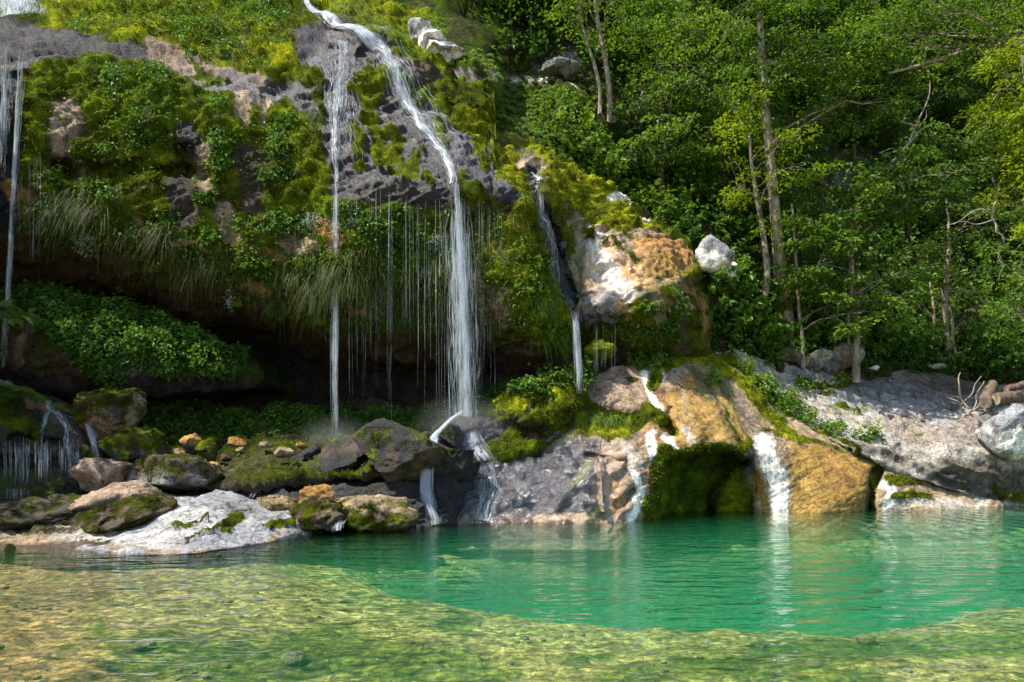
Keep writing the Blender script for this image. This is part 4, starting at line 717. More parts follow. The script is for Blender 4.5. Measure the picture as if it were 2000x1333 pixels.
foliage_on(ledge, 'herb_carpet', L_HERB, 2500, .08, .3, R, poly=[(-100,560),(20,570),(30,640),(10,700),(-100,720)], kind='stuff', label='herbs behind the far left fall', cat='herbs')

foliage_on(cliff, 'herb_patches', L_HERB, 4200, .075, .16, R, poly=[(60,360),(180,340),(240,420),(400,430),(560,400),(640,400),(980,400),(985,560),(900,640),(700,630),(560,610),(400,560),(250,500),(60,480)], kind='stuff', clump=1.5, down=.6, label='patchy small herbs over the mossy overhang', cat='herbs')
foliage_on(cliff, 'herb_patches', L_SUNHERB, 1300, .07, .14, R, poly=[(960,430),(1030,470),(1110,630),(1110,680),(1000,640),(950,540)], kind='stuff', clump=1.2, down=.6, label='small sunny herbs over the mossy bulge', cat='herbs')
foliage_on(cliff, 'herb_patches', L_HERB, 2200, .075, .16, R, poly=[(110,20),(560,10),(560,90),(330,80),(170,60)], kind='stuff', clump=1.6, label='small herbs among the moss of the upper ledge', cat='herbs')
foliage_on(cliff, 'herb_patches', L_HERB, 900, .075, .14, R, poly=[(80,130),(330,170),(640,230),(640,350),(300,380),(90,340)], kind='stuff', clump=2.0, down=.6, label='small herbs scattered over the mossy face', cat='herbs')
tuft(cliff, 0, 0, 0, 0, 1500, .30, R, L_GRASS, .7, .1, 1.2, .006, 'hanging_grass', poly=[(90,430),(250,450),(420,490),(560,520),(640,500),(900,540),(980,560),(960,630),(700,620),(560,605),(420,560),(260,520),(90,470)], kind='stuff', label='thin grass hanging everywhere from the overhang', cat='grass')
tuft(cliff, 0, 0, 0, 0, 2400, .3, R, L_GREENGRASS, .4, .6, 1.1, .007, 'hanging_grass', poly=[(640,0),(740,40),(800,80),(870,120),(830,130),(740,80),(640,30)], kind='stuff', label='grass along the sunny bank of the stream', cat='grass')

# separate leafy plants on the face: u, v, ru, rv, leaves, kind, where
HERBS = [
 (155,60,26,18,300,'H','on the sunlit moss right of the upper left cascade'), (380,75,44,34,900,'H','dark bushy one in the middle of the upper mossy ledge'), (365,30,30,20,500,'H','above the dark bushy one at the top edge'), (530,20,60,26,900,'H','at the top edge left of the main stream'), (440,100,40,22,600,'H','on the ledge above the grey rock band'), (510,125,24,12,220,'H','on the moss hump left of the dark pool rock'), (250,14,40,16,400,'H','at the top edge right of the cascade'),
 (225,170,20,30,340,'H','upper of the pair on the bright moss'), (225,155,40,12,300,'H','wide flat one high on the bright moss'), (300,150,30,16,320,'H','below the grey rock band, left'), (305,180,20,10,180,'H','just under it on the moss'), (270,262,20,38,520,'H','tall one in the centre of the bright moss'), (205,292,18,12,180,'H','small one low left on the moss'),
 (435,285,18,40,440,'H','narrow hanging one in the middle of the face'), (430,330,22,22,280,'H','hanging end of the narrow one'), (430,215,14,16,160,'H','small one right under the rock band'), (405,395,20,14,220,'H','small one above the tan patch'),
 (560,245,34,18,440,'H','top of the long ivy left of the thin fall'), (540,290,18,36,480,'H','middle of the long ivy left of the thin fall'), (560,340,20,22,320,'H','lower part of the long ivy left of the thin fall'), (530,352,20,10,160,'H','ragged foot of the long ivy left of the thin fall'),
 (90,410,50,24,620,'H','at left on the shaded face'), (190,385,46,26,800,'H','broad one above the long hanging grass'), (110,350,20,12,200,'H','small one upper left of the shaded face'), (80,445,30,20,300,'H','low left on the shaded face'),
 (290,460,46,14,360,'H','flat one over the tan patches'), (415,465,18,14,160,'H','over the brown overhang'), (330,430,16,18,160,'H','among the tan patches'), (470,445,14,10,100,'H','by the orange patch'),
 (495,510,34,18,260,'S','fresh green one on the orange patch'), (480,495,20,18,160,'S','fresh green one left on the orange patch'), (555,440,34,24,340,'H','beside the blue-grey plant'), (600,520,22,16,160,'S','fresh one left of the thin fall'), (640,510,30,10,160,'S','fresh one behind the thin fall'),
 (730,450,40,30,600,'H','behind the drips, upper'), (780,420,22,14,200,'H','behind the drips, high'), (690,420,20,20,200,'H','just right of the thin fall'), (800,630,40,16,320,'H','on the lower lip right of centre'), (850,640,26,12,200,'H','on the lower lip near the main fall'), (740,590,24,14,200,'H','above the lower lip'), (810,470,30,20,300,'H','left of the main fall'),
 (545,590,22,16,180,'H','on the lower lip left'), (1060,600,26,50,520,'S','sunny trailing one on the mossy bulge'), (1085,640,20,30,300,'S','sunny one at the foot of the mossy bulge'), (1030,560,20,26,240,'S','sunny one at the top of the mossy bulge'), (1045,520,16,16,120,'S','sunny one beside the gully'),
 (1265,604,22,10,160,'H','over the ledge right of the wet bright rock'), (1300,640,34,24,340,'H','on the shaded right face'), (1240,640,26,20,240,'H','left on the shaded right face'), (1180,650,20,16,160,'H','beside the foot of the gully'), (1320,600,20,26,260,'H','on the end of the shoulder'),
 (700,150,14,10,90,'H','beside the dark pocket under the stream'),
]
for i, (u, v, ru, rv, n, t, w) in enumerate(HERBS):
    sz = .085 if t == 'H' else .095
    foliage_on(cliff, 'leafy_plant', L_HERB if t == 'H' else L_SUNHERB, int(n*.62), sz, .2, R, ell=(u, v, ru, rv), down=.6, label='leafy plant, '+w, cat='plant', group='leafy plants rooted on the cliff')
for u, v, ru, rv, w in [(610,440,20,14,'left of the thin fall'), (692,448,16,8,'right of the thin fall'), (180,478,16,12,'under the long hanging grass at left'), (735,600,14,22,'low on the overhang behind a drip'), (850,480,12,14,'beside the main fall'), (460,585,12,14,'under the orange patch')]:
    foliage_on(cliff, 'flowering_herb', L_GREY, 260, .05, .25, R, ell=(u, v, ru, rv), label='pale blue-grey herb on the overhang, '+w, cat='plant', group='pale blue-grey herbs')
SUNNY = [(1082,764,34,12,1100,.40,'bright leafy clump lit by the sun on top of the moss mound'), (1022,774,24,8,420,.3,'shaded leafy clump left of the sunlit one on the moss mound'), (1118,766,12,10,220,.3,'leafy clump right by the right-hand fall')]
for u, v, ru, rv, n, th, w in SUNNY:
    foliage_on(mound, 'leafy_plant', L_SUNHERB if 'bright' in w else L_HERB, n, .09, th, R, ell=(u, v, ru, rv), label=w, cat='plant', mound=.25)
for u, v, ru, rv, n, w in [(1265,695,36,14,420,'leafy green plant along the top rim of the travertine dome'), (1390,745,14,12,160,'small leafy plant at the upper right of the dome'),]:
    foliage_on(dome, 'leafy_plant', L_SUNHERB, n, .09, .22, R, ell=(u, max(v, 712), ru, rv), label=w, cat='plant', mound=.1)
for u, v, ru, rv, n, w in [(1425,742,18,14,200,'leafy plant in the mossy seam above the dome, top one'), (1480,765,36,22,620,'leafy plant in the mossy seam above the dome, second from the top'), (1530,795,34,20,560,'bushiest leafy plant in the seam between dome and slab'), (1570,820,20,16,240,'leafy plant low in the seam between dome and slab'),
     (1625,838,24,12,220,'broad-leaved plant under the edge of the slab, left one'), (1695,852,24,10,200,'broad-leaved plant under the edge of the slab, right one'), (1570,755,24,14,200,'low plant on the upper part of the slab'), (1640,748,16,8,120,'thin plant on the slab near the tree'), (1450,728,20,10,160,'low green plant at the top left of the slab')]:
    foliage_on(slab, 'leafy_plant', L_SUNHERB, n, .10, .25, R, ell=(u, v, ru, rv), label=w, cat='plant', mound=.1)
for u, v, ru, rv, n, L, w in [(1740,770,10,4,90,.15,'high on the slab'), (1620,800,20,8,160,.15,'on the left of the slab'), (1795,850,12,5,120,.2,'above the lower rim of the slab'), (1690,800,10,6,90,.15,'in the middle of the slab'), (1560,780,14,8,120,.2,'close to the leafy seam'), (1850,790,10,5,60,.12,'in the shade near the logs')]:
    tuft(slab, u, v, ru, rv, n, L, R, L_GREENGRASS, .4, .8, .5, .007, label='small grass tuft growing from a crack, '+w, cat='grass tuft', group='small grass tufts on the slab')
tuft(dome, 1190, 822, 50, 12, 420, .38, R, L_GREENGRASS, .5, .5, 1.1, .008, label='bright green hanging grass in the mossy nest on the left of the dome', cat='grass tuft')
tuft(dome, 1145, 800, 20, 20, 160, .25, R, L_GREENGRASS, .5, .4, 1.1, .008, label='yellow-green grass at the upper rim of the mossy nest', cat='grass tuft')
tuft(cliff, 1050, 760, 30, 10, 160, .3, R, L_GREENGRASS, .5, .6, .9, .008, label='small sunny grass tuft on the moss mound', cat='grass tuft')
TUFTS = [
 (140,395,50,22,420,.75,'long shaggy one at left on the shaded face'), (180,415,36,20,260,.7,'right half of the long shaggy one'), (115,420,26,16,180,.7,'left end of the long shaggy one'), (290,450,40,10,200,.35,'over the tan patches left of centre'), (320,455,20,14,140,.5,'hanging end by the tan patches'),
 (370,525,28,10,260,.45,'above the cave mouth'), (400,500,24,8,130,.35,'just above the one over the cave mouth'), (310,535,12,6,60,.3,'small one at the cave lip, left'), (630,550,44,14,420,.6,'thick one behind the thin fall'), (680,545,36,16,320,.6,'thick one right of the thin fall'), (650,520,30,12,220,.45,'upper fringe behind the thin fall'), (610,570,24,10,180,.5,'lower left of the thick pair'), (760,530,36,10,200,.4,'behind the drips in the middle'), (740,560,30,12,200,.45,'below it behind the drips'), (780,600,30,12,260,.4,'on the lower lip behind the drips'), (700,500,40,10,160,.35,'band above the thick ones'),
 (540,585,18,8,110,.35,'on the lower lip under the leafy one'), (575,540,14,8,80,.3,'left of the moss cushion'), (610,500,20,8,100,.3,'over the orange patch'), (850,520,30,12,200,.35,'left of the main fall'), (860,600,24,10,160,.4,'low beside the main fall'), (930,480,20,8,120,.35,'right of the main fall'), (900,560,24,10,140,.35,'behind the main fall'),
 (1080,660,26,12,160,.35,'hanging off the mossy bulge'), (1060,590,20,14,140,.35,'on the flank of the mossy bulge'), (1000,430,20,10,120,.3,'at the top of the mossy bulge'), (990,500,18,16,140,.25,'on the left of the mossy bulge'), (1030,385,16,12,120,.35,'beside the top of the gully'),
 (620,225,14,10,110,.3,'above the long ivy'), (470,80,30,16,240,.6,'on the upper ledge, grey-green'), (420,50,30,16,240,.6,'at the top of the upper ledge'), (540,70,30,8,160,.4,'at the rim above the grey rock'), (450,115,40,8,180,.35,'fringe over the grey rock band'), (300,225,8,12,60,.3,'on the bright moss'),
 (700,30,34,22,420,.5,'on the sunny bank beside the main stream'), (740,60,26,12,240,.4,'lower on the sunny bank beside the main stream'), (790,70,16,10,120,.35,'between moss and white rock'),
 (990,262,32,10,320,.35,'silvery one on top of the ridge'), (955,265,20,8,160,.3,'left of the silvery one on the ridge'), (1165,405,14,5,100,.2,'small one on the yellow moss ridge'),
 (1150,690,20,6,80,.2,'under the right shoulder'), (1300,560,22,8,120,.3,'over the ledge of the right shoulder'),
]
for u, v, ru, rv, n, L, w in TUFTS:
    tuft(cliff, u, v, ru*1.2, rv*1.3, n, L*(.78 if L > .5 else 1), R, L_GREENGRASS if u > 1000 else L_GRASS, label='hanging grass tuft on the cliff, '+w, cat='grass tuft', group='grass tufts on the cliff', up=.2 if v > 200 else .6)
# trailing root on the mossy bulge
tuft(cliff, 1062, 640, 4, 6, 7, 1.3, R, L_GRASS, .5, .1, .9, .008, 'trailing_root', seg=8, label='pale thin root trailing from the mossy bulge', cat='root')

# grassy bank above the main stream, and green slope above the ridge
tuft(cliff, 0, 0, 0, 0, 9000, .30, R, L_GREENGRASS, .35, .8, .9, .009, 'bank_grass', poly=[(760,5),(800,40),(860,45),(930,95),(965,125),(900,120),(850,70),(790,50)], kind='stuff', label='grass on the steep bank above the main stream', cat='grass')
tuft(hill, 0, 0, 0, 0, 16000, .34, R, L_GREENGRASS, .35, .8, .9, .015, 'bank_grass', poly=[(900,215),(930,150),(980,160),(1060,165),(1130,190),(1150,260),(1180,320),(1120,330),(1040,280),(960,250),(925,215)], kind='stuff', label='sunlit grass on the slope above the ridge', cat='grass')
tuft(hill, 0, 0, 0, 0, 5000, .3, R, L_GREENGRASS, .35, .8, .9, .015, 'bank_grass', poly=[(900,110),(1000,120),(1120,150),(1000,150),(930,150)], kind='stuff', label='grass along the top of the sunny white rock strip', cat='grass')
foliage_on(hill, 'undergrowth', L_SUNHERB, 5000, .13, .45, R, poly=[(1040,200),(1140,190),(1200,300),(1280,400),(1340,450),(1300,460),(1200,390),(1120,330),(1060,290)], kind='stuff', clump=.8, mound=.3, label='sunlit leafy undergrowth on the slope above the ridge', cat='undergrowth')
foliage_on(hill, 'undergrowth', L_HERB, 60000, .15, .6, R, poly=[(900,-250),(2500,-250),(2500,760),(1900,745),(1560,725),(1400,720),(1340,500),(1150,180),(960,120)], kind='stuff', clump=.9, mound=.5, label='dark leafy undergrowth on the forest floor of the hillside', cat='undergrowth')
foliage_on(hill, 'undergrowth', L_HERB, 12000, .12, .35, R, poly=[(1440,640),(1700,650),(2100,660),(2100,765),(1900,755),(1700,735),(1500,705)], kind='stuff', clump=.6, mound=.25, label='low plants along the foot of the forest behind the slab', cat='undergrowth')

# moss fronds give the moss an uneven, soft edge
def moss_fronds(rel, n, size, r, label):
    f = (rel.moss > .55).reshape(-1); P = rel.P.reshape(-1, 3)[f]; Nn = rel.N.reshape(-1, 3)[f]; i = r.randint(0, len(P), n); P, Nn = P[i], Nn[i]
    C = P+r.normal(size=(n, 3))*.025; D = unit(Nn*.8+UP*.1+r.normal(size=(n, 3))*.8); nn = r.normal(size=(n, 3))
    leaf_obj('moss', C, D, nn, size*r.uniform(.6, 1.4, n), .35+.5*fbm(P, 1.1, 3, 71)+.4*(Nn[:, 2]-.2)*.6+r.normal(size=n)*.12, L_MOSS, .5, kind='stuff', label=label, cat='moss')
moss_fronds(cliff, 90000, .05, R, 'moss shoots over the mossy parts of the cliff')
moss_fronds(mound, 5000, .045, R, 'moss shoots over the lumpy moss mound')
moss_fronds(dome, 12000, .045, R, 'moss shoots over the mossy parts of the travertine dome')

# ================================================================== TREES
def tube(P, rad, sides=7, cap=True):
    P = np.asarray(P, float); n = len(P); T = unit(np.gradient(P, axis=0)); ref = np.array([.3, .9, .2]); A = unit(np.cross(T, ref)); B = np.cross(T, A)
    a = np.linspace(0, 2*np.pi, sides, endpoint=False); ring = A[:, None]*np.cos(a)[None, :, None]+B[:, None]*np.sin(a)[None, :, None]
    V = (P[:, None]+ring*np.asarray(rad)[:, None, None]).reshape(-1, 3); i = np.arange(n*sides).reshape(n, sides); j = np.roll(i, -1, 1)
    F = np.stack([i[:-1], j[:-1], j[1:], i[1:]], -1).reshape(-1, 4)
    if cap:
        V = np.concatenate([V, P[:1], P[-1:]]); c0, c1 = len(V)-2, len(V)-1
        F = np.concatenate([F, np.stack([i[0], np.full(sides, c0), np.full(sides, c0), j[0]], -1)[:0]])
        # close both ends with quads folded on the centre
        F = np.concatenate([F, [[i[0][k], i[0][(k+2) % sides], i[0][(k+1) % sides], c0] for k in range(0, sides-1, 2)], [[i[-1][k], i[-1][(k+1) % sides], i[-1][(k+2) % sides], c1] for k in range(0, sides-1, 2)]])
    return V, F
def curve_pts(pts, n):
    p = np.asarray(pts, float); d = np.concatenate([[0], np.cumsum(np.linalg.norm(np.diff(p[:, :3], axis=0), axis=1))]); t = np.linspace(0, d[-1], n)
    q = np.stack([np.interp(t, d, p[:, k]) for k in range(p.shape[1])], -1)
    for _ in range(3): q[1:-1] = (q[:-2]+2*q[1:-1]+q[2:])/4
    return q
def tube_obj(name, P, rad, mat, parent=None, sides=7, **k):
    V, F = tube(P, rad, sides); return link(name, mesh_np(name, V, F, mat, True), parent, **k)
def sprays(centers, r, nl, size, rad=.7, flat=.06):
    """flat, slightly drooping tiers of leaves round each twig end"""
    n = len(centers); C0 = np.repeat(centers, nl, 0); m = len(C0)
    sc = np.repeat(r.uniform(.6, 1.25, n), nl)*rad; a = r.uniform(0, 2*np.pi, m); rr = np.sqrt(r.uniform(0, 1, m))
    tilt = np.repeat(r.normal(size=(n, 2))*.22, nl, 0)
    off = np.stack([np.cos(a)*rr*sc, np.sin(a)*rr*sc, 0*a], -1); off[:, 2] = off[:, 0]*tilt[:, 0]+off[:, 1]*tilt[:, 1]-(rr**2)*sc*.28+r.normal(size=m)*flat
    out = unit(np.stack([np.cos(a), np.sin(a), -.35+0*a], -1)+r.normal(size=(m, 3))*.45); nn = unit(UP*.9+r.normal(size=(m, 3))*.42+out*.25)
    sh = .46+np.repeat(r.normal(size=n)*.17, nl)+r.normal(size=m)*.15
    return C0+off, out, nn, size*r.uniform(.65, 1.3, m), sh
def limb_path(a, b, r, sag=.0, n=7):
    a, b = np.asarray(a, float), np.asarray(b, float); t = np.linspace(0, 1, n)[:, None]; L = np.linalg.norm(b-a)
    p = a+(b-a)*t; p[:, 2] += (np.sin(t[:, 0]*np.pi)*L*(.12-sag)); p[1:-1] += r.normal(size=(n-2, 3))*L*.025; return p
def tree_parts(root, trunkP, trunkR, cents, r, mat, bark, nl, size, rad, nbranch=7, asp=.6):
    tube_obj('trunk', trunkP, trunkR, bark, root, 9)
    if len(cents) == 0: return
    cents = np.asarray(cents); k = min(nbranch, len(cents)); seeds = cents[r.choice(len(cents), k, replace=False)]
    own = np.argmin(((cents[:, None]-seeds[None])**2).sum(-1), 1)
    for j in range(k):
        g = cents[own == j]
        if not len(g): continue
        tip = g.mean(0); hz = tip[2]-.35*np.linalg.norm(tip[:2]-trunkP[len(trunkP)//2][:2]); i = int(np.argmin(np.abs(trunkP[:, 2]-max(hz, trunkP[2][2]))+.02*np.arange(len(trunkP))*0)); s = trunkP[i]
        lp = limb_path(s, tip, r); r0 = max(.014, trunkR[i]*.38); tube_obj('branch', lp, np.linspace(r0, .012, len(lp)), bark, root, 5)
        tw = []
        for c in g[:10]:
            q = limb_path(lp[r.randint(3, 6)], c, r, n=4); tw.append(tube(q, np.linspace(.009, .003, 4), 4))
        Vs, Fs, o = [], [], 0
        for V, F in tw: Vs.append(V); Fs.append(F+o); o += len(V)
        link('twigs', mesh_np('twigs', np.concatenate(Vs), np.concatenate(Fs), bark, True), root, kind='stuff')
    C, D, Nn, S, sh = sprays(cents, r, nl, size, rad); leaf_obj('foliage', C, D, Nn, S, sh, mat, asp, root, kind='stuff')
def proto_tree(seed, H, crown0, Rc, n, mat, bark, nl=125, size=.20, rad=1.0, tr=.09, lean=.1):
    r = np.random.RandomState(seed); a = r.uniform(0, 6.28); L = np.array([math.cos(a), math.sin(a)])*lean*H
    tp = np.stack([[L[0]*t**1.5+.12*math.sin(3*t+seed), L[1]*t**1.5+.1*math.cos(4*t+seed), H*t-.6*(1-t)] for t in np.linspace(0, .97, 10)]); tp -= np.array([tp[0][0], tp[0][1], 0])
    R_ = tr*(1-np.linspace(0, 1, 10)*.85)
    cs = []
    while len(cs) < n:
        h = r.uniform(crown0, 1.02); k = math.sin(math.pi*min(1, (h-crown0)/(1.02-crown0)*.82+.16))**.7; ang = r.uniform(0, 6.28); q = Rc*k*math.sqrt(r.uniform(.08, 1)); i = min(9, int(h*9))
        cs.append([tp[i][0]+q*math.cos(ang), tp[i][1]+q*math.sin(ang), h*H-q*.12])
    root = empty('tree', (0, 0, 0)); tree_parts(root, tp, R_, cs, r, mat, bark, nl, size, rad, 6); return root
protos = [proto_tree(101, 7.5, .25, 2.5, 46, L_TREE, BARK_DARK), proto_tree(102, 6.5, .18, 2.8, 48, L_TREE2, BARK_DARK, 125, .21), proto_tree(103, 8.5, .3, 2.3, 44, L_TREE, BARK_DARK, 125, .19), proto_tree(104, 5.5, .12, 2.2, 38, L_TREE2, BARK_DARK, 120, .18, .9),
          proto_tree(105, 4.0, .10, 1.8, 26, L_TREE, BARK_DARK, 115, .17, .8, .05)]
used = set()
def place_tree(pi, u, v, s, rz, label, group='trees of the hillside forest', cat='tree'):
    P, _, _ = hill.sample([u], [v]); o = protos[pi]
    if pi in used:
        c = o.copy(); COL.objects.link(c)
        for ch in o.children:
            d = ch.copy(); COL.objects.link(d); d.parent = c
        o = c
    used.add(pi); o.location = [float(x) for x in P[0]]; o.rotation_euler = (0, 0, rz); o.scale = (s, s, s); props(o, label, cat, group)
TREES = [ # prototype, base u, base v, scale, label
 (3,1290,372,.75,"small leafy tree just above the yellow moss ridge"), (4,1395,420,.9,"little bushy tree behind the isolated white boulder, left"), (4,1455,470,.9,"little bushy tree behind the isolated white boulder, right"), (3,1385,300,.9,"shady tree up-slope of the white boulder"), (4,1330,250,1,"low tree between the grey rocks on the slope"),
 (3,1780,470,.9,"dark tree in the gap right of the slender trunk"), (3,1960,480,.9,"dark tree left of the bright yellow-green one"), (1,2120,560,.9,"tree just outside the frame at right, reaching in"),
 (0,1660,330,.85,"broad tree above the slender trunk"), (1,1780,300,.85,"layered tree behind the bare dead branch"), (2,1900,330,.8,"upright tree behind the right-hand bright tree"), (0,1540,250,.8,"layered tree behind the top of the thick trunk"), (3,1440,200,1,"rounded tree left of the thick trunk's top"), (1,2040,300,.9,"big tree at the right edge behind the bright one"),
 (4,1225,140,1,"small tree right of the pale twin stems"), (3,1340,110,1,"bushy tree with a pale top above the dim grey rock"), (4,1130,70,1,"small tree behind the pale twin stems"), (3,1040,60,.9,"dark bushy tree at the head of the sunny bank"), (4,985,40,1.1,"dark low tree above the grassy bank"), (3,930,-15,1,"dark tree at the top edge above the grassy bank"),
 (0,1460,60,.85,"tree at the top edge left of the thick trunk"), (1,1600,80,.8,"layered tree near the top edge, centre right"), (2,1700,110,.8,"tall narrow tree near the top edge"), (0,1830,120,.85,"tree under the dark diagonal branch"), (1,1950,130,.85,"tree near the top right corner"), (3,1250,10,1.1,"dark rounded tree at the top edge, upper middle"), (0,1160,-60,.8,"tree at the top edge over the twin stems"), (2,1370,-40,.8,"tall tree at the top edge, middle"),
 (0,1520,-100,.9,"crown reaching down from the top edge, centre right"), (1,1660,-80,.9,"crown reaching down from the top edge, right of centre"), (2,1790,-60,.9,"crown reaching down from the top edge, right"), (0,1920,-50,.9,"crown at the top edge near the right corner"), (3,1060,-110,1.1,"crown at the top edge, left part of the forest"), (1,860,-120,1,"dark crown at the top edge behind the grassy bank"), (1,2080,20,.9,"crown filling the top right corner"), (2,1280,-170,.9,"crown high up behind the middle of the forest"),
 (0,1420,-230,1,"high crown in the back of the forest, middle"), (1,1600,-260,1,"high crown in the back of the forest, right of middle"), (2,1780,-250,1,"high crown in the back of the forest, right"), (0,1960,-260,1,"high crown in the back of the forest, far right"), (1,960,-240,1,"high crown in the back left of the forest"), (2,1120,-260,1,"high crown in the back of the forest, left of middle"), (1,2250,150,1,"tree standing right of the picture, upper"), (0,2300,420,1,"tree standing right of the picture, lower"),
]
tr = random.Random(5)
for pi, u, v, s, lab in TREES: place_tree(pi, u, v, s*tr.uniform(.92, 1.1), tr.uniform(0, 6.28), lab)

for x, y, s_, pi, rz, lab in [(-15.5,13.5,1.35,0,.3,'tall unseen shade tree left of the picture beside the bank, nearest'), (-15.0,16.2,1.4,1,2.0,'tall unseen shade tree left of the picture by the small cascade'), (-17.5,15,1.5,0,4.0,'tall unseen shade tree left of the picture, farther out'), (-16.0,18.5,1.7,2,1.0,'tall unseen shade tree left of the picture by the cliff')]:  # unseen trees, placed to cast shade over the left bank
    o = protos[pi].copy(); COL.objects.link(o)
    for ch in protos[pi].children:
        d = ch.copy(); COL.objects.link(d); d.parent = o
    o.location = (x, y, .6); o.rotation_euler = (0, 0, rz); o.scale = (s_,)*3; props(o, lab, 'tree', 'unseen shade trees left of the picture')

def hero(path, Y, ells, label, mat=L_TREE, bark=BARK, dens=1.0, size=.12, rad=.5, seed=1, nl=55, dy=1.4, nb=8, cat='tree', group='foreground trees at the forest edge', name='tree'):
    """path: (u, v, halfwidth px) of the trunk; ells: (u, v, ru, rv) of the leafy tiers it carries"""
    r = np.random.RandomState(seed); s = Y/FPX
    p = np.array([[*at(u, v, Y), w*s] for u, v, w in path]); base = p[0, :3].copy(); q = curve_pts(p, 16); P = q[:, :3]-base; P[:, 1] += .12*np.sin(np.linspace(0, 7, 16)+seed); P[0, 2] -= .5; P[0, :2] = P[1, :2]
    cs = []
    for u, v, ru, rv in ells:
        n = max(3, int(ru*rv/190*dens))
        for _ in range(n):
            a = r.uniform(0, 6.28); k = math.sqrt(r.uniform(0, 1)); yy = Y+r.uniform(-dy, dy*.6)-.3
            c = at(u+ru*k*math.cos(a), v+rv*k*math.sin(a), Y)-base; c[1] = yy-Y; cs.append(c)
    root = empty(name, base, 0, label=label, cat=cat, group=group); tree_parts(root, P, q[:, 3], cs, r, mat, bark, nl, size, rad, nb); return root
hero([(1546,684,20),(1534,620,14),(1522,520,12),(1512,430,10.5),(1503,330,9),(1496,230,8),(1490,100,7),(1484,-20,6),(1480,-160,4)], 23.2,
     [(1500,120,110,50),(1600,160,110,40),(1450,190,70,30),(1560,50,120,40),(1480,-60,150,60),(1620,240,100,30),(1540,210,90,24)], 'tall tree with the thickest trunk, bark brown and lit along its left side', dens=1.1, seed=21)
hero([(1476,650,5),(1478,605,7),(1500,572,7),(1496,500,6),(1490,440,5),(1484,390,4.5),(1470,340,3.5),(1462,260,2)], 22.8,
     [(1440,240,56,30),(1416,300,44,18),(1500,290,50,22),(1560,340,40,16),(1460,390,60,20),(1420,420,30,12),(1490,480,14,40)], 'thin crooked tree with fresh bright leaves left of the thickest trunk', L_BRIGHT, dens=1.3, seed=22, size=.11, rad=.42)
hero([(1666,716,8),(1673,665,5.5),(1669,600,5),(1666,500,5),(1668,440,4.5),(1674,380,3),(1680,350,.6)], 23.0,
     [(1690,410,110,30),(1790,400,60,24),(1640,370,60,24),(1740,340,80,26),(1620,440,50,16),(1700,500,40,16)], 'slender pale-stemmed tree with a spreading leafy top above the pale rocks', L_TREE, dens=1.3, seed=23, size=.15, rad=.45)
hero([(1660,640,3),(1661,560,3),(1664,470,2.5),(1668,420,2)], 22.9, [(1720,545,60,16),(1760,580,40,14)], 'thin second stem hugging the slender pale-stemmed tree', L_TREE, dens=1.2, seed=33, size=.14, rad=.4)
hero([(1569,686,4),(1563,640,3.5),(1562,560,3),(1550,480,2.5),(1545,400,2)], 22.7,
     [(1600,560,60,30),(1560,540,40,18),(1650,600,60,16),(1590,480,50,26),(1560,440,40,20),(1700,635,50,10),(1620,640,50,14)], 'young broad-leaved tree with a thin straight stem right of the thickest trunk', L_TREE, dens=1.5, seed=24, size=.17, rad=.38)
hero([(1854,694,7),(1850,640,5.5),(1848,590,5),(1850,450,3),(1850,380,1)], 25.2, [(1850,480,80,30),(1800,350,90,30),(1900,420,70,24),(1840,540,60,18)], 'dark brown stem deep in the shade at the right of the forest', L_TREE2, dens=1.0, seed=25)
hero([(1872,694,3),(1862,660,3),(1855,620,2.5),(1840,560,2)], 25.1, [(1900,560,40,14)], 'thin leaning stem joining the dark brown one at right', L_TREE2, dens=1, seed=26)
hero([(1823,692,2.5),(1820,600,2.5),(1818,500,2)], 25.3, [(1790,500,40,16)], 'very thin straight stem left of the dark brown one', L_TREE2, dens=1, seed=27)
hero([(1192,212,5),(1187,150,5),(1176,90,4.5),(1166,30,4),(1160,-60,3)], 25.0, [(1150,45,70,16),(1200,85,40,12),(1110,-10,100,26),(1240,30,50,18)], 'pale leaning stem at the left of the forest, right one of a pair', L_TREE, dens=1.1, seed=28, size=.12)
hero([(1174,196,4),(1162,130,3.5),(1148,85,3),(1130,20,3),(1120,-50,2)], 24.9, [(1120,60,40,10),(1090,20,50,14)], 'pale leaning stem at the left of the forest, left one of a pair', L_TREE, dens=1.1, seed=29, size=.12)
hero([(1292,254,5),(1292,190,4),(1290,150,3.5),(1282,90,2)], 26.2, [(1290,55,90,20),(1340,90,80,24),(1240,90,50,16),(1260,165,40,12),(1300,120,60,18)], 'small flat-topped tree with a short brown stem above the ridge', L_TREE, dens=1.4, seed=30, size=.12)
hero([(1240,250,3),(1248,205,3),(1256,180,2.5)], 26, [(1252,165,36,12)], 'tiny umbrella-shaped tree above the dim grey rock', L_TREE, dens=1.6, seed=34, size=.11, rad=.35)
hero([(2075,770,12),(2050,600,10),(2030,400,8),(2005,200,6),(1990,50,4)], 20.8,
     [(1965,250,56,46),(1955,130,50,36),(1985,370,50,36),(1985,470,40,26),(1940,200,40,26),(1985,40,50,40),(2020,300,60,120)], 'bright yellow-green tree leaning in at the right edge', L_BRIGHT, dens=1.8, seed=31, size=.11, rad=.4)
hero([(2150,800,16),(2120,500,13),(2090,200,11),(2010,45,8),(1900,100,5),(1800,132,3),(1740,140,2)], 21.8,
     [(1850,40,110,28),(1760,60,90,26),(1700,110,60,18),(1900,100,60,24),(1960,10,80,30)], 'tree outside the right edge whose long dark limb crosses the upper right corner', L_TREE, dens=1.3, seed=32, size=.12)
hero([(2100,780,9),(2060,640,7),(2020,560,5),(1980,540,3)], 20.2, [(1960,560,50,12),(1950,600,60,14),(1975,640,40,12),(1990,520,40,14),(1955,480,40,12)], 'low tree at the right edge with tiers of leaves over the logs', L_TREE, dens=1.8, seed=35, size=.11, rad=.38)
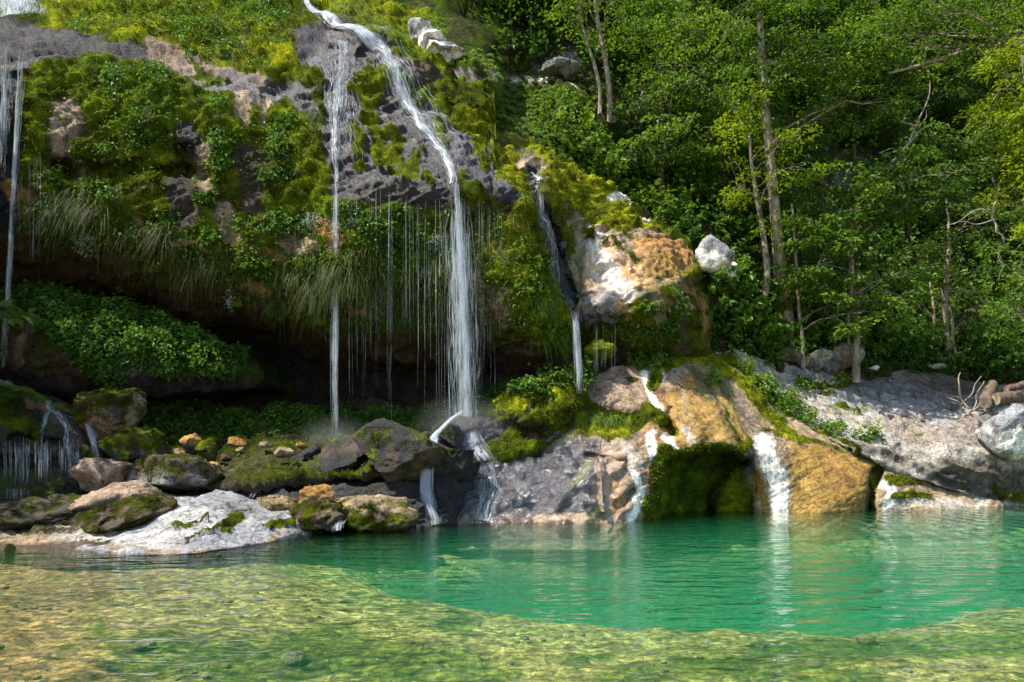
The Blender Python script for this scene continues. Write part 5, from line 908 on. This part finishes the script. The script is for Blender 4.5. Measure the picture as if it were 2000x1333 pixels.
# bushes where the forest meets the rocks
for u, v, ru, rv, n, mt, w in [(1395,570,26,30,700,'S','sunny leafy bush spilling over the end of the ridge'), (1380,640,26,26,600,'H','shaded bush under the sunny one at the end of the ridge'), (1425,640,22,30,500,'S','bush with pale green leaves left of the crooked tree'), (1450,600,26,24,500,'H','bush behind the crooked tree foot'), (1500,650,26,22,500,'S','leafy bush at the foot of the crooked tree'),
                               (1480,690,30,14,420,'S','low green bush in front of the crooked tree'), (1180,345,34,18,600,'S','round green bush on the crest behind the yellow moss ridge'), (1290,435,24,14,340,'S','bush at the lower end of the pale ridge top'), (1330,470,24,14,320,'H','bush left of the isolated white boulder'), (1240,340,30,30,600,'H','dark bush beside the upright pale rock'),
                               (1760,690,40,20,600,'H','dark bush at the forest edge right of the slender trunk'), (1900,700,40,20,600,'H','dark bush at the forest edge above the logs'), (1960,720,30,20,400,'H','bush just behind the logs'), (1680,640,30,20,400,'H','shady bush behind the slender trunk')]:
    foliage_on(hill if not (1370 < u < 1400) else hill, 'bush', L_SUNHERB if mt == 'S' else L_HERB, n, .12, .6, R, ell=(u, v, ru, rv), label=w, cat='bush', mound=.5, group='bushes where the forest meets the rocks')
for u, v, ru, rv, n, L, w in [(1425,520,20,14,360,.7,'long arching grass right of the isolated white boulder'), (1400,560,16,12,240,.6,'long arching grass under the isolated white boulder'), (1440,560,16,16,240,.6,'long arching grass hanging by the crooked tree')]:
    tuft(hill, u, v, ru, rv, n, L, R, L_GRASS, .8, .4, 1.1, .008, label=w, cat='grass tuft')

# bare branches
def bare(name, base_uvY, paths, label, mat=BARK_PALE):
    b = at(*base_uvY); root = empty(name, b, 0, label=label, cat='dead branch')
    for pth in paths:
        p = np.array([[*at(u, v, base_uvY[2]-.02*i), w*base_uvY[2]/FPX] for i, (u, v, w) in enumerate(pth)]); q = curve_pts(p, 12); P = q[:, :3]-b; P[:, 1] += .06*np.sin(np.linspace(0, 9, 12)+pth[0][0])
        tube_obj('branch', P, q[:, 3], mat, root, 5)
bare('dead_branch', (1715,345,22.6), [[(1715,345,3),(1750,310,2.8),(1770,285,2.6),(1790,265,2.2),(1803,250,1)], [(1770,288,2),(1788,250,1.8),(1800,225,1.5),(1817,180,1.3),(1818,160,.7)], [(1788,250,1.6),(1770,240,1.4),(1750,232,1.2),(1742,214,.8)], [(1790,248,1.3),(1806,236,1.1),(1812,214,.7)], [(1750,310,1.3),(1765,320,1.1),(1782,290,.7)], [(1760,298,1),(1740,290,1),(1715,300,.6)], [(1762,240,1),(1768,225,.8),(1775,217,.5)]], 'bare pale dead branch sticking up among the leaves at upper right')
bare('dead_branch', (1945,455,20.6), [[(1945,455,2.4),(1940,420,2),(1938,395,2),(1948,392,1)], [(1940,430,1.3),(1910,440,1.2),(1880,432,1),(1850,440,.6)], [(1938,420,1.1),(1910,405,1),(1885,425,.8),(1860,440,.5)], [(1945,455,1.5),(1970,470,1.2),(2000,462,.8)], [(1950,450,1.2),(1965,490,1),(1990,494,.7)]], 'bare twiggy branch among leaves above the dark gap at right')
bare('dead_branch', (1722,8,23), [[(1722,-30,2),(1718,5,1.6),(1695,8,1.2),(1680,2,.6)], [(1710,6,1),(1708,15,.8)]], 'bare pale twigs hanging at the top edge')
bare('root_tangle', (1890,800,21.3), [[(1890,800,2),(1875,770,2),(1868,742,1.4),(1878,728,.7)], [(1885,800,1.6),(1870,785,1.4),(1850,775,.8)], [(1900,805,1.6),(1908,775,1.4),(1920,745,.8)], [(1880,790,1.2),(1900,765,1),(1915,735,.6)], [(1892,812,1.8),(1912,790,1.5),(1918,770,.8)]], 'tangle of dead twigs beside the logs')
# logs
def log(u0, v0, Y0, u1, v1, Y1, hw, label):
    a, b = at(u0, v0, Y0), at(u1, v1, Y1); r = np.random.RandomState(int(u0)); root = empty('log', (a+b)/2, 0, label=label, cat='log', group='cut logs at the right edge')
    n = 14; t = np.linspace(0, 1, n)[:, None]; P = a+(b-a)*t-(a+b)/2; P[1:-1] += r.normal(size=(n-2, 3))*.012; rad = hw*Y0/FPX*(1+.06*r.normal(size=n))
    V, F = tube(P, rad, 16, False); V = V+unit(V-P.mean(0))*(fbm(V+u0, 5, 3, 2)*.03)[:, None]
    link('bark', mesh_np('bark', V, F, BARK_LOG, True), root)
    for k, e in ((0, -1), (n-1, 1)):
        c = V[k*16:(k+1)*16]; cc = c.mean(0); me = mesh_np('cut_end', np.concatenate([c, [cc]]), np.array([[i, (i+1) % 16, 16, 16] for i in range(16)])[:, :3], BARK, False); link('cut_end', me, root)
log(1925, 788, 20.6, 1938, 752, 21.8, 11, 'short log standing nearly on end, left one of the logs')
log(1945, 780, 20.6, 2060, 768, 21.0, 12, 'brown log lying level, pointing at the camera from the right edge')
log(1965, 762, 21.4, 2070, 735, 21.6, 8, 'thinner log resting behind and above the level one')

# ================================================================== FALLING WATER
W = np.random.RandomState(3)
def sheet(name, C, hw, dens, parent, mat=FALL, bulge=.25, nc=11, vary=.05, seed=0, side=np.array([1.0, 0, 0]), **k):
    C = np.asarray(C, float); n = len(C); t = np.linspace(-1, 1, nc); hw = np.asarray(hw, float)
    T = np.gradient(C, axis=0); L = np.concatenate([[0], np.cumsum(np.linalg.norm(np.diff(C, axis=0), axis=1))])
    S = unit(np.cross(np.cross(unit(T), side), unit(T))); S = S*np.sign(S[:, :1]+1e-9)
    P = C[:, None]+S[:, None]*(hw[:, None]*t[None])[..., None]; P[..., 1] -= (1-t**2)[None]*hw[:, None]*bulge
    P[..., 1] += vary*pn(np.stack([np.repeat((t*3)[None], n, 0).ravel()*hw.mean()*8, np.repeat(L[:, None], nc, 1).ravel()*.8, np.full(n*nc, seed+.5)], -1)).reshape(n, nc)
    UV = np.stack([t[None]*hw[:, None]+seed*3.7, np.repeat(L[:, None], nc, 1)], -1).reshape(-1, 2)
    edge = 1-np.abs(t)**3*.9; D = (np.asarray(dens)[:, None]*np.ones(nc)[None])-(1-edge)[None]*.9; i = np.arange(n*nc).reshape(n, nc)
    F = np.stack([i[:-1, :-1], i[1:, :-1], i[1:, 1:], i[:-1, 1:]], -1).reshape(-1, 4)
    return link(name, mesh_np(name, P.reshape(-1, 3), F, mat, True, dict(dens=('FLOAT', D)), UV), parent, **k)
def interp(pts, step=5):
    p = np.array(pts, float); d = np.concatenate([[0], np.cumsum(np.hypot(*np.diff(p[:, :2], axis=0).T))]); t = np.arange(0, d[-1]+step, step); t[-1] = d[-1]
    return np.stack([np.interp(t, d, p[:, k]) for k in range(p.shape[1])], -1)
def threads(C, hw, n, r, parent, rad=(.004, .011), surf=None, q=None, off=.05):
    Vs, Fs, o = [], [], 0; m = len(C)
    for i in range(n):
        s = np.clip(r.normal()*.45, -1.05, 1.05); L = int(m*r.uniform(.25, .9)); a = r.randint(0, max(1, m-L)); b = min(m, a+max(L, 4)); a = max(0, min(a, b-4)); t = np.linspace(0, 1, b-a)
        la = s+.35*pn(np.stack([np.arange(a, b)*.12, np.full(b-a, i*2.7), np.zeros(b-a)], -1))
        if surf is not None:
            P, Nn, _ = surf.sample(q[a:b, 0]+la*q[a:b, 2], q[a:b, 1]); P = P+Nn*off
        else: P = C[a:b]+np.stack([la*hw[a:b], -.05*np.cos(la*1.3)+r.normal()*.02+0*t, 0*t], -1)
        if len(P) > 5:
            for _ in range(2): P[1:-1] = (P[:-2]+2*P[1:-1]+P[2:])/4
        V, F = tube(P, r.uniform(*rad)*(.25+.75*np.sin(t*np.pi)**.6), 3, False); Vs.append(V); Fs.append(F+o); o += len(V)
    link('water_threads', mesh_np('water_threads', np.concatenate(Vs), np.concatenate(Fs), STRAND, True), parent, kind='stuff')
def on_rock(rel, pts, off=.10, layers=2, name='water_sheet', parent=None, seed=0, sm=3):
    """pts: (u, v, halfwidth px, density); follows the rock a hand's breadth off it"""
    q = interp(pts); P, Nn, _ = rel.sample(q[:, 0], q[:, 1]); P = P+Nn*off
    for _ in range(sm): P[1:-1] = (P[:-2]+2*P[1:-1]+P[2:])/4
    for j in range(layers): sheet(name, P-np.array([0, .05*j, 0]), q[:, 2]*P[:, 1]/FPX, q[:, 3]-.04-.12*j, parent, seed=seed+j*5, vary=.08)
    threads(P, None, int(10+q[:, 2].mean()*len(q)*.055*q[:, 3].mean()), W, parent, surf=rel, q=q, off=off*.7)
    return P
def free(pts, layers=2, name='water_sheet', parent=None, seed=0, **k):
    """pts: (u, v, Y, halfwidth px, density)"""
    q = interp(pts, 6); C = np.stack([(q[:, 0]-1000)/FPX*q[:, 2], q[:, 2], EYE+(HZN-q[:, 1])/FPX*q[:, 2]], -1)
    short = q[-1, 1]-q[0, 1] < 230
    for j in range(layers): sheet(name, C-np.array([0, .06*j, 0]), q[:, 3]*q[:, 2]/FPX*(.85 if short else 1), q[:, 4]-(.34 if short else .06)-.1*j, parent, seed=seed+j*5, vary=.10 if short else .05, **k)
    threads(C, q[:, 3]*q[:, 2]/FPX, int(14+q[:, 3].mean()*len(q)*(.34 if short else .03)), W, parent, (.004, .012))
def strands(n, uf, v0f, v1f, Yf, rf, r, name='water_strands', parent=None, drift=0, **k):
    Vs, Fs, o = [], [], 0
    for i in range(n):
        u = uf(r); v0, v1, Y, rad = v0f(u, r), v1f(u, r), Yf(u, r), rf(r)
        if v1 == 0: v1 = min(850, v0+r.uniform(30, 190)); u += drift*(v0-372)/478*(1-.5*0); dr = drift*(v1-v0)/478
        else: dr = drift
        m = max(6, int((v1-v0)/18)); t = np.linspace(0, 1, m); vv = v0+(v1-v0)*t
        P = np.stack([(u+dr*t-1000)/FPX*Y+.008*np.cumsum(r.normal(size=m))*.6, Y+.01*np.cumsum(r.normal(size=m))*.5, EYE+(HZN-vv)/FPX*Y], -1); w = rad*(.35+.65*np.sin(np.clip(t*1.05+.03, 0, 1)*np.pi)**.5)*(1+.35*pn(np.stack([t*m*.5, t*0+i*3.3, t*0], -1)))
        V, F = tube(P, w, 3, False); Vs.append(V); Fs.append(F+o); o += len(V)
    return link(name, mesh_np(name, np.concatenate(Vs), np.concatenate(Fs), STRAND, True), parent, **k)
def fall_root(u, v, Y, label, name='waterfall'): return empty(name, at(u, v, Y), 0, label=label, cat='waterfall')
def adopt(root, before):
    for o in [o for o in COL.objects if o.parent is root]: o.matrix_parent_inverse = __import__('mathutils').Matrix.Translation(-root.location)

# main stream and fall
m_ = fall_root(915, 850, 17.3, 'main waterfall, a white stream over the lip then a long free drop')
on_rock(cliff, [(586,-20,6,.9),(600,12,9,1.0),(625,38,14,1.05),(660,58,17,1.0),(700,72,17,1.05),(738,90,17,1.1),(757,125,14,.85),(778,170,16,.75),(802,215,14,.85),(822,245,13,.85),(838,268,9,.9),(862,300,11,.95),(880,340,12,.95),(893,372,14,.95)], .12, 2, parent=m_, seed=1)
on_rock(cliff, [(700,60,30,.35),(740,84,32,.4),(770,130,34,.25),(800,190,36,.2),(850,250,28,.2),(880,300,34,.12),(900,360,38,.15)], .07, 1, parent=m_, seed=4)
free([(891,362,17.75,12,.9),(893,400,17.7,12,.85),(900,470,17.68,10,.75),(907,560,17.66,9,.75),(911,700,17.66,9,.75),(915,845,17.6,12,.8)], 2, parent=m_, seed=2)
free([(893,385,17.8,24,.28),(900,520,17.8,30,.22),(905,700,17.8,30,.2),(912,800,17.7,26,.18)], 1, parent=m_, seed=7)
strands(330, lambda r: 893+r.normal()*(5.5 if r.uniform() < .7 else 15), lambda u, r: 372+r.uniform(0, 440)**1.0, lambda u, r: 0, lambda u, r: 17.60+r.uniform(0, .22), lambda r: r.uniform(.003, .012), W, parent=m_, drift=16, kind='stuff')
free([(916,838,17.1,16,.7),(920,865,16.8,22,.6),(930,885,16.5,30,.55),(950,905,16.3,30,.45)], 1, parent=m_, seed=9)
adopt(m_, 0)
c_ = fall_root(848, 1020, 15.5, 'middle chute splitting off the foot of the main fall and dropping into the pool')
free([(905,802,16.75,6,.45),(885,815,16.55,5,.4),(865,835,16.3,5,.4),(848,852,16.1,7,.6),(843,880,15.75,9,.8),(836,910,15.6,11,1.0),(834,945,15.5,13,.95),(838,980,15.42,13,1.05),(850,1010,15.32,15,1.1),(852,1024,15.25,18,1.2)], 2, parent=c_, seed=12)
free([(855,850,15.9,5,.8),(848,880,15.7,5,.8),(842,905,15.6,5,.7)], 1, parent=c_, seed=13)
adopt(c_, 0)
c2 = fall_root(945, 1022, 15.3, 'low fan of white water just right of the middle chute')
on_rock(dome, [(950,895,26,.4),(958,930,28,.35),(958,965,26,.45),(950,990,24,.75),(946,1008,24,.95),(943,1026,26,1.05)], .06, 1, parent=c2, seed=15); adopt(c2, 0)
# thin fall at left centre
t_ = fall_root(655, 865, 17.5, 'tall thin fall left of the main one, dropping straight into the green cave floor')
on_rock(cliff, [(672,84,24,.85),(668,110,22,.75),(664,150,18,.65),(658,200,18,.55),(655,240,10,.8),(656,300,8,.85),(657,360,7,.9)], .08, 2, parent=t_, seed=21)
on_rock(cliff, [(650,95,40,.3),(660,180,46,.25),(670,260,44,.25),(690,330,40,.2)], .05, 1, parent=t_, seed=22)
free([(657,352,17.75,5,.9),(657,420,17.72,6,.95),(656,600,17.7,7,.85),(654,760,17.7,8,.7),(654,862,17.7,12,.5)], 2, parent=t_, seed=23)
strands(8, lambda r: 656+r.normal()*5, lambda u, r: 360+r.uniform(0, 60), lambda u, r: r.uniform(700, 860), lambda u, r: 17.7, lambda r: r.uniform(.005, .009), W, parent=t_, kind='stuff'); adopt(t_, 0)
# right gully fall
g_ = fall_root(1132, 778, 17.6, 'right-hand fall, running down the dark gully and then dropping beside the dome')
on_rock(cliff, [(1036,342,5,.9),(1047,370,6,1.0),(1054,405,6,1.0),(1060,435,9,.9),(1072,462,11,.7),(1080,500,12,.6),(1090,550,14,.5),(1106,590,10,.7),(1120,616,8,.9)], .08, 2, parent=g_, seed=31)
free([(1120,608,17.72,7,.9),(1124,640,17.6,7,1.0),(1128,700,17.58,7,.95),(1132,770,17.55,8,.95)], 2, parent=g_, seed=32)
on_rock(dome, [(1131,782,6,.5),(1112,806,7,.5),(1085,840,7,.45),(1050,880,8,.4),(1010,915,10,.3)], .05, 1, parent=g_, seed=34); adopt(g_, 0)
# far left falls
l_ = fall_root(20, 730, 17.6, 'far left waterfall in two long strands at the edge of the picture')
on_rock(cliff, [(52,-60,60,1.15),(50,-20,54,1.1),(48,10,50,1.05),(44,30,52,1.0),(42,48,60,.9)], .16, 3, parent=l_, seed=41)
free([(14,86,18.0,12,.7),(12,150,17.9,13,.7),(10,250,17.8,11,.6),(6,350,17.8,8,.5)], 1, parent=l_, seed=42)
free([(44,100,18.0,10,.6),(40,160,17.9,9,.65),(34,280,17.8,7,.7),(26,400,17.75,5,.8),(18,560,17.7,6,.8),(8,720,17.6,9,.6)], 2, parent=l_, seed=43)
adopt(l_, 0)
s_ = fall_root(120, 930, 15.6, 'small cascade in many threads over the stepped rock at far left')
on_rock(wetrock, [(-40,742,14,1.0),(0,752,12,1.0),(20,762,8,.8)], .06, 2, parent=s_, seed=50)
on_rock(wetrock, [(94,782,5,1.0),(100,805,7,.9),(115,812,8,.7),(130,830,7,.7),(134,870,5,.6),(140,920,4,.6)], .07, 2, parent=s_, seed=51)
on_rock(wetrock, [(98,806,6,.8),(86,825,6,.8),(82,850,5,.7)], .07, 2, parent=s_, seed=52)
free([(148,796,16.5,5,.8),(172,822,16.3,7,.95),(184,860,16.1,8,1.05),(192,892,16.0,10,1.1)], 2, parent=s_, seed=53)
strands(120, lambda r: r.choice([20,28,36,50,54,72,76,84,94,98,118,122,134,140,155])+r.normal()*6, lambda u, r: 862+r.uniform(-10, 40), lambda u, r: r.uniform(900, 948), lambda u, r: 15.35, lambda r: r.uniform(.003, .008), W, parent=s_, kind='stuff')
strands(10, lambda r: r.uniform(10, 60), lambda u, r: 955, lambda u, r: 975, lambda u, r: 15.0, lambda r: r.uniform(.006, .01), W, parent=s_, kind='stuff'); adopt(s_, 0)
k_ = fall_root(500, 965, 15.1, 'short white chute between dark rocks behind the white boulder')
free([(522,926,15.25,8,.9),(512,940,15.1,11,.95),(500,962,14.9,9,.95),(492,974,14.85,8,.8)], 2, parent=k_, seed=61); adopt(k_, 0)
j_ = fall_root(662, 1032, 14.2, 'tiny waterfall into the pool beside the orange block')
free([(672,1012,14.0,10,.8),(662,1022,13.9,13,1.0),(660,1036,13.75,15,1.1)], 2, parent=j_, seed=62); adopt(j_, 0)
# the curtain of drips
def dripset(n, us, v0, v1, Y, rr, label):
    o = strands(n, lambda r: us[r.randint(len(us))]+r.normal()*3.5, lambda u, r: v0+r.uniform(-8, 30)+(r.uniform(0, 160) if r.uniform() < .5 else 0), lambda u, r: v0+60+(v1[1]-v0-60)*r.uniform(.15, 1), lambda u, r: Y+r.uniform(-.05, .05), lambda r: r.uniform(*rr)*.8, W, 'dripping_water', kind='stuff', label=label, cat='water drips'); return o
dripset(18, [683,697,712,722,736], 372, (560, 780), 17.75, (0.0035, 0.0070), 'thin threads of water right of the thin fall')
dripset(24, [759,760,775,790,803,812,822,834,850,862], 378, (560, 830), 17.72, (0.0035, 0.0070), 'thin threads of water in front of the overhang, middle')
dripset(22, list(range(930, 985, 5)), 392, (520, 720), 17.8, (0.0028, 0.0056), 'fine curtain of drips right of the main fall')
dripset(26, list(range(868, 975, 5)), 560, (700, 830), 17.85, (0.0028, 0.0049), 'sparkling drips round the lower main fall')
dripset(14, [640,652,760,760,758], 372, (700, 850), 17.74, (0.0042, 0.0070), 'long single threads of water from the lip')
dripset(20, [55,62,70,85,38], 300, (400, 520), 17.8, (0.0028, 0.0056), 'short threads of water beside the far left fall')
dripset(20, [1165,1180,1195,1175], 640, (690, 740), 17.9, (0.0028, 0.0042), 'fine drips under the right shoulder')

def mist_material(d):
    m, n, l = newmat('mist'); p = n.new('ShaderNodeVolumePrincipled'); p.inputs['Color'].default_value = (.95, .97, 1, 1); tc = n.new('ShaderNodeTexCoord'); gt = n.new('ShaderNodeTexGradient'); gt.gradient_type = 'SPHERICAL'; mp = n.new('ShaderNodeMapping'); l.new(tc.outputs['Object'], mp.inputs[0]); l.new(mp.outputs[0], gt.inputs[0])
    l.new(mth(n, l, 'MULTIPLY', mth(n, l, 'POWER', gt.outputs['Fac'], 1.5), d), p.inputs['Density'])
    o = n.new('ShaderNodeOutputMaterial'); l.new(p.outputs[0], o.inputs['Volume']); return m
MIST = mist_material(.22)
for u, v, Y, a, b, lab in [(652,850,17.3,1.0,.5,'faint mist where the thin fall lands'), (905,830,17.0,1.3,.8,'faint mist round the foot of the main fall')]:
    V, F = ico(4); o = link('mist', mesh_np('mist', V, F, MIST, True), kind='stuff', label=lab, cat='mist'); o.location = at(u, v, Y); o.scale = (a, a*.7, b)
def spray(n, u, v, Y, su, sv, lab):
    r = W; V0, F0 = ico(1); Vs, Fs = [], []
    for i in range(n):
        c = at(u+r.normal()*su, v-abs(r.normal())*sv, Y+r.normal()*.15); Vs.append(V0*r.uniform(.003, .009)*np.array([1, 1, 1.8])+c); Fs.append(F0+i*len(V0))
    link('spray', mesh_np('spray', np.concatenate(Vs), np.concatenate(Fs), STRAND, True), kind='stuff', label=lab, cat='water spray')
spray(260, 915, 850, 16.9, 26, 40, 'splashing drops at the foot of the main fall')
spray(90, 850, 1022, 15.2, 14, 9, 'splashing drops where the middle chute meets the pool')
spray(80, 945, 1022, 15.3, 18, 8, 'splashing drops where the low fan meets the pool')
spray(120, 930, 640, 17.7, 26, 130, 'loose drops falling beside the main fall')


# stones on the bed of the shallows
def bed_stones(n, r):
    V0, F0 = ico(2); Vs, Fs, T, o = [], [], [], 0
    cx = r.uniform(-6.5, 6.5, 26); cy = r.uniform(4.6, 9.4, 26)
    for i in range(n):
        k = r.randint(26); x, y = cx[k]+r.normal()*.55, cy[k]+r.normal()*.45
        if y < 4.3: continue
        z = float(bed_z(np.array([[x]]), np.array([[y]]))[0, 0])
        if z < -.7: continue
        sz = r.uniform(.015, .045)*(1+2.2*(r.uniform() > .94)); q = V0*(1+.25*pn(V0*1.3+i)[:, None])*np.array([1.2, 1, .6])*sz; a = r.uniform(0, 3.1); c, d = math.cos(a), math.sin(a)
        q = q@np.array([[c, -d, 0], [d, c, 0], [0, 0, 1]]); Vs.append(q+np.array([x, y, z+sz*.3])); Fs.append(F0+o); o += len(V0)
        T.append(np.tile(np.array([(.42, .36, .22), (.30, .24, .12), (.55, .50, .38), (.22, .20, .09), (.38, .25, .13)][r.randint(5)]), (len(V0), 1)))
    V = np.concatenate(Vs); m = len(V)
    link('pebbles', mesh_np('pebbles', V, np.concatenate(Fs), ROCK, True, dict(tint=('FLOAT_COLOR', np.concatenate(T)), moss=('FLOAT', np.full(m, .1)), wet=('FLOAT', np.full(m, .1)), mosstint=('FLOAT_COLOR', np.ones((m, 3))))), kind='stuff', label='pebbles lying on the bed of the shallows', cat='pebbles')
bed_stones(240, np.random.RandomState(77))
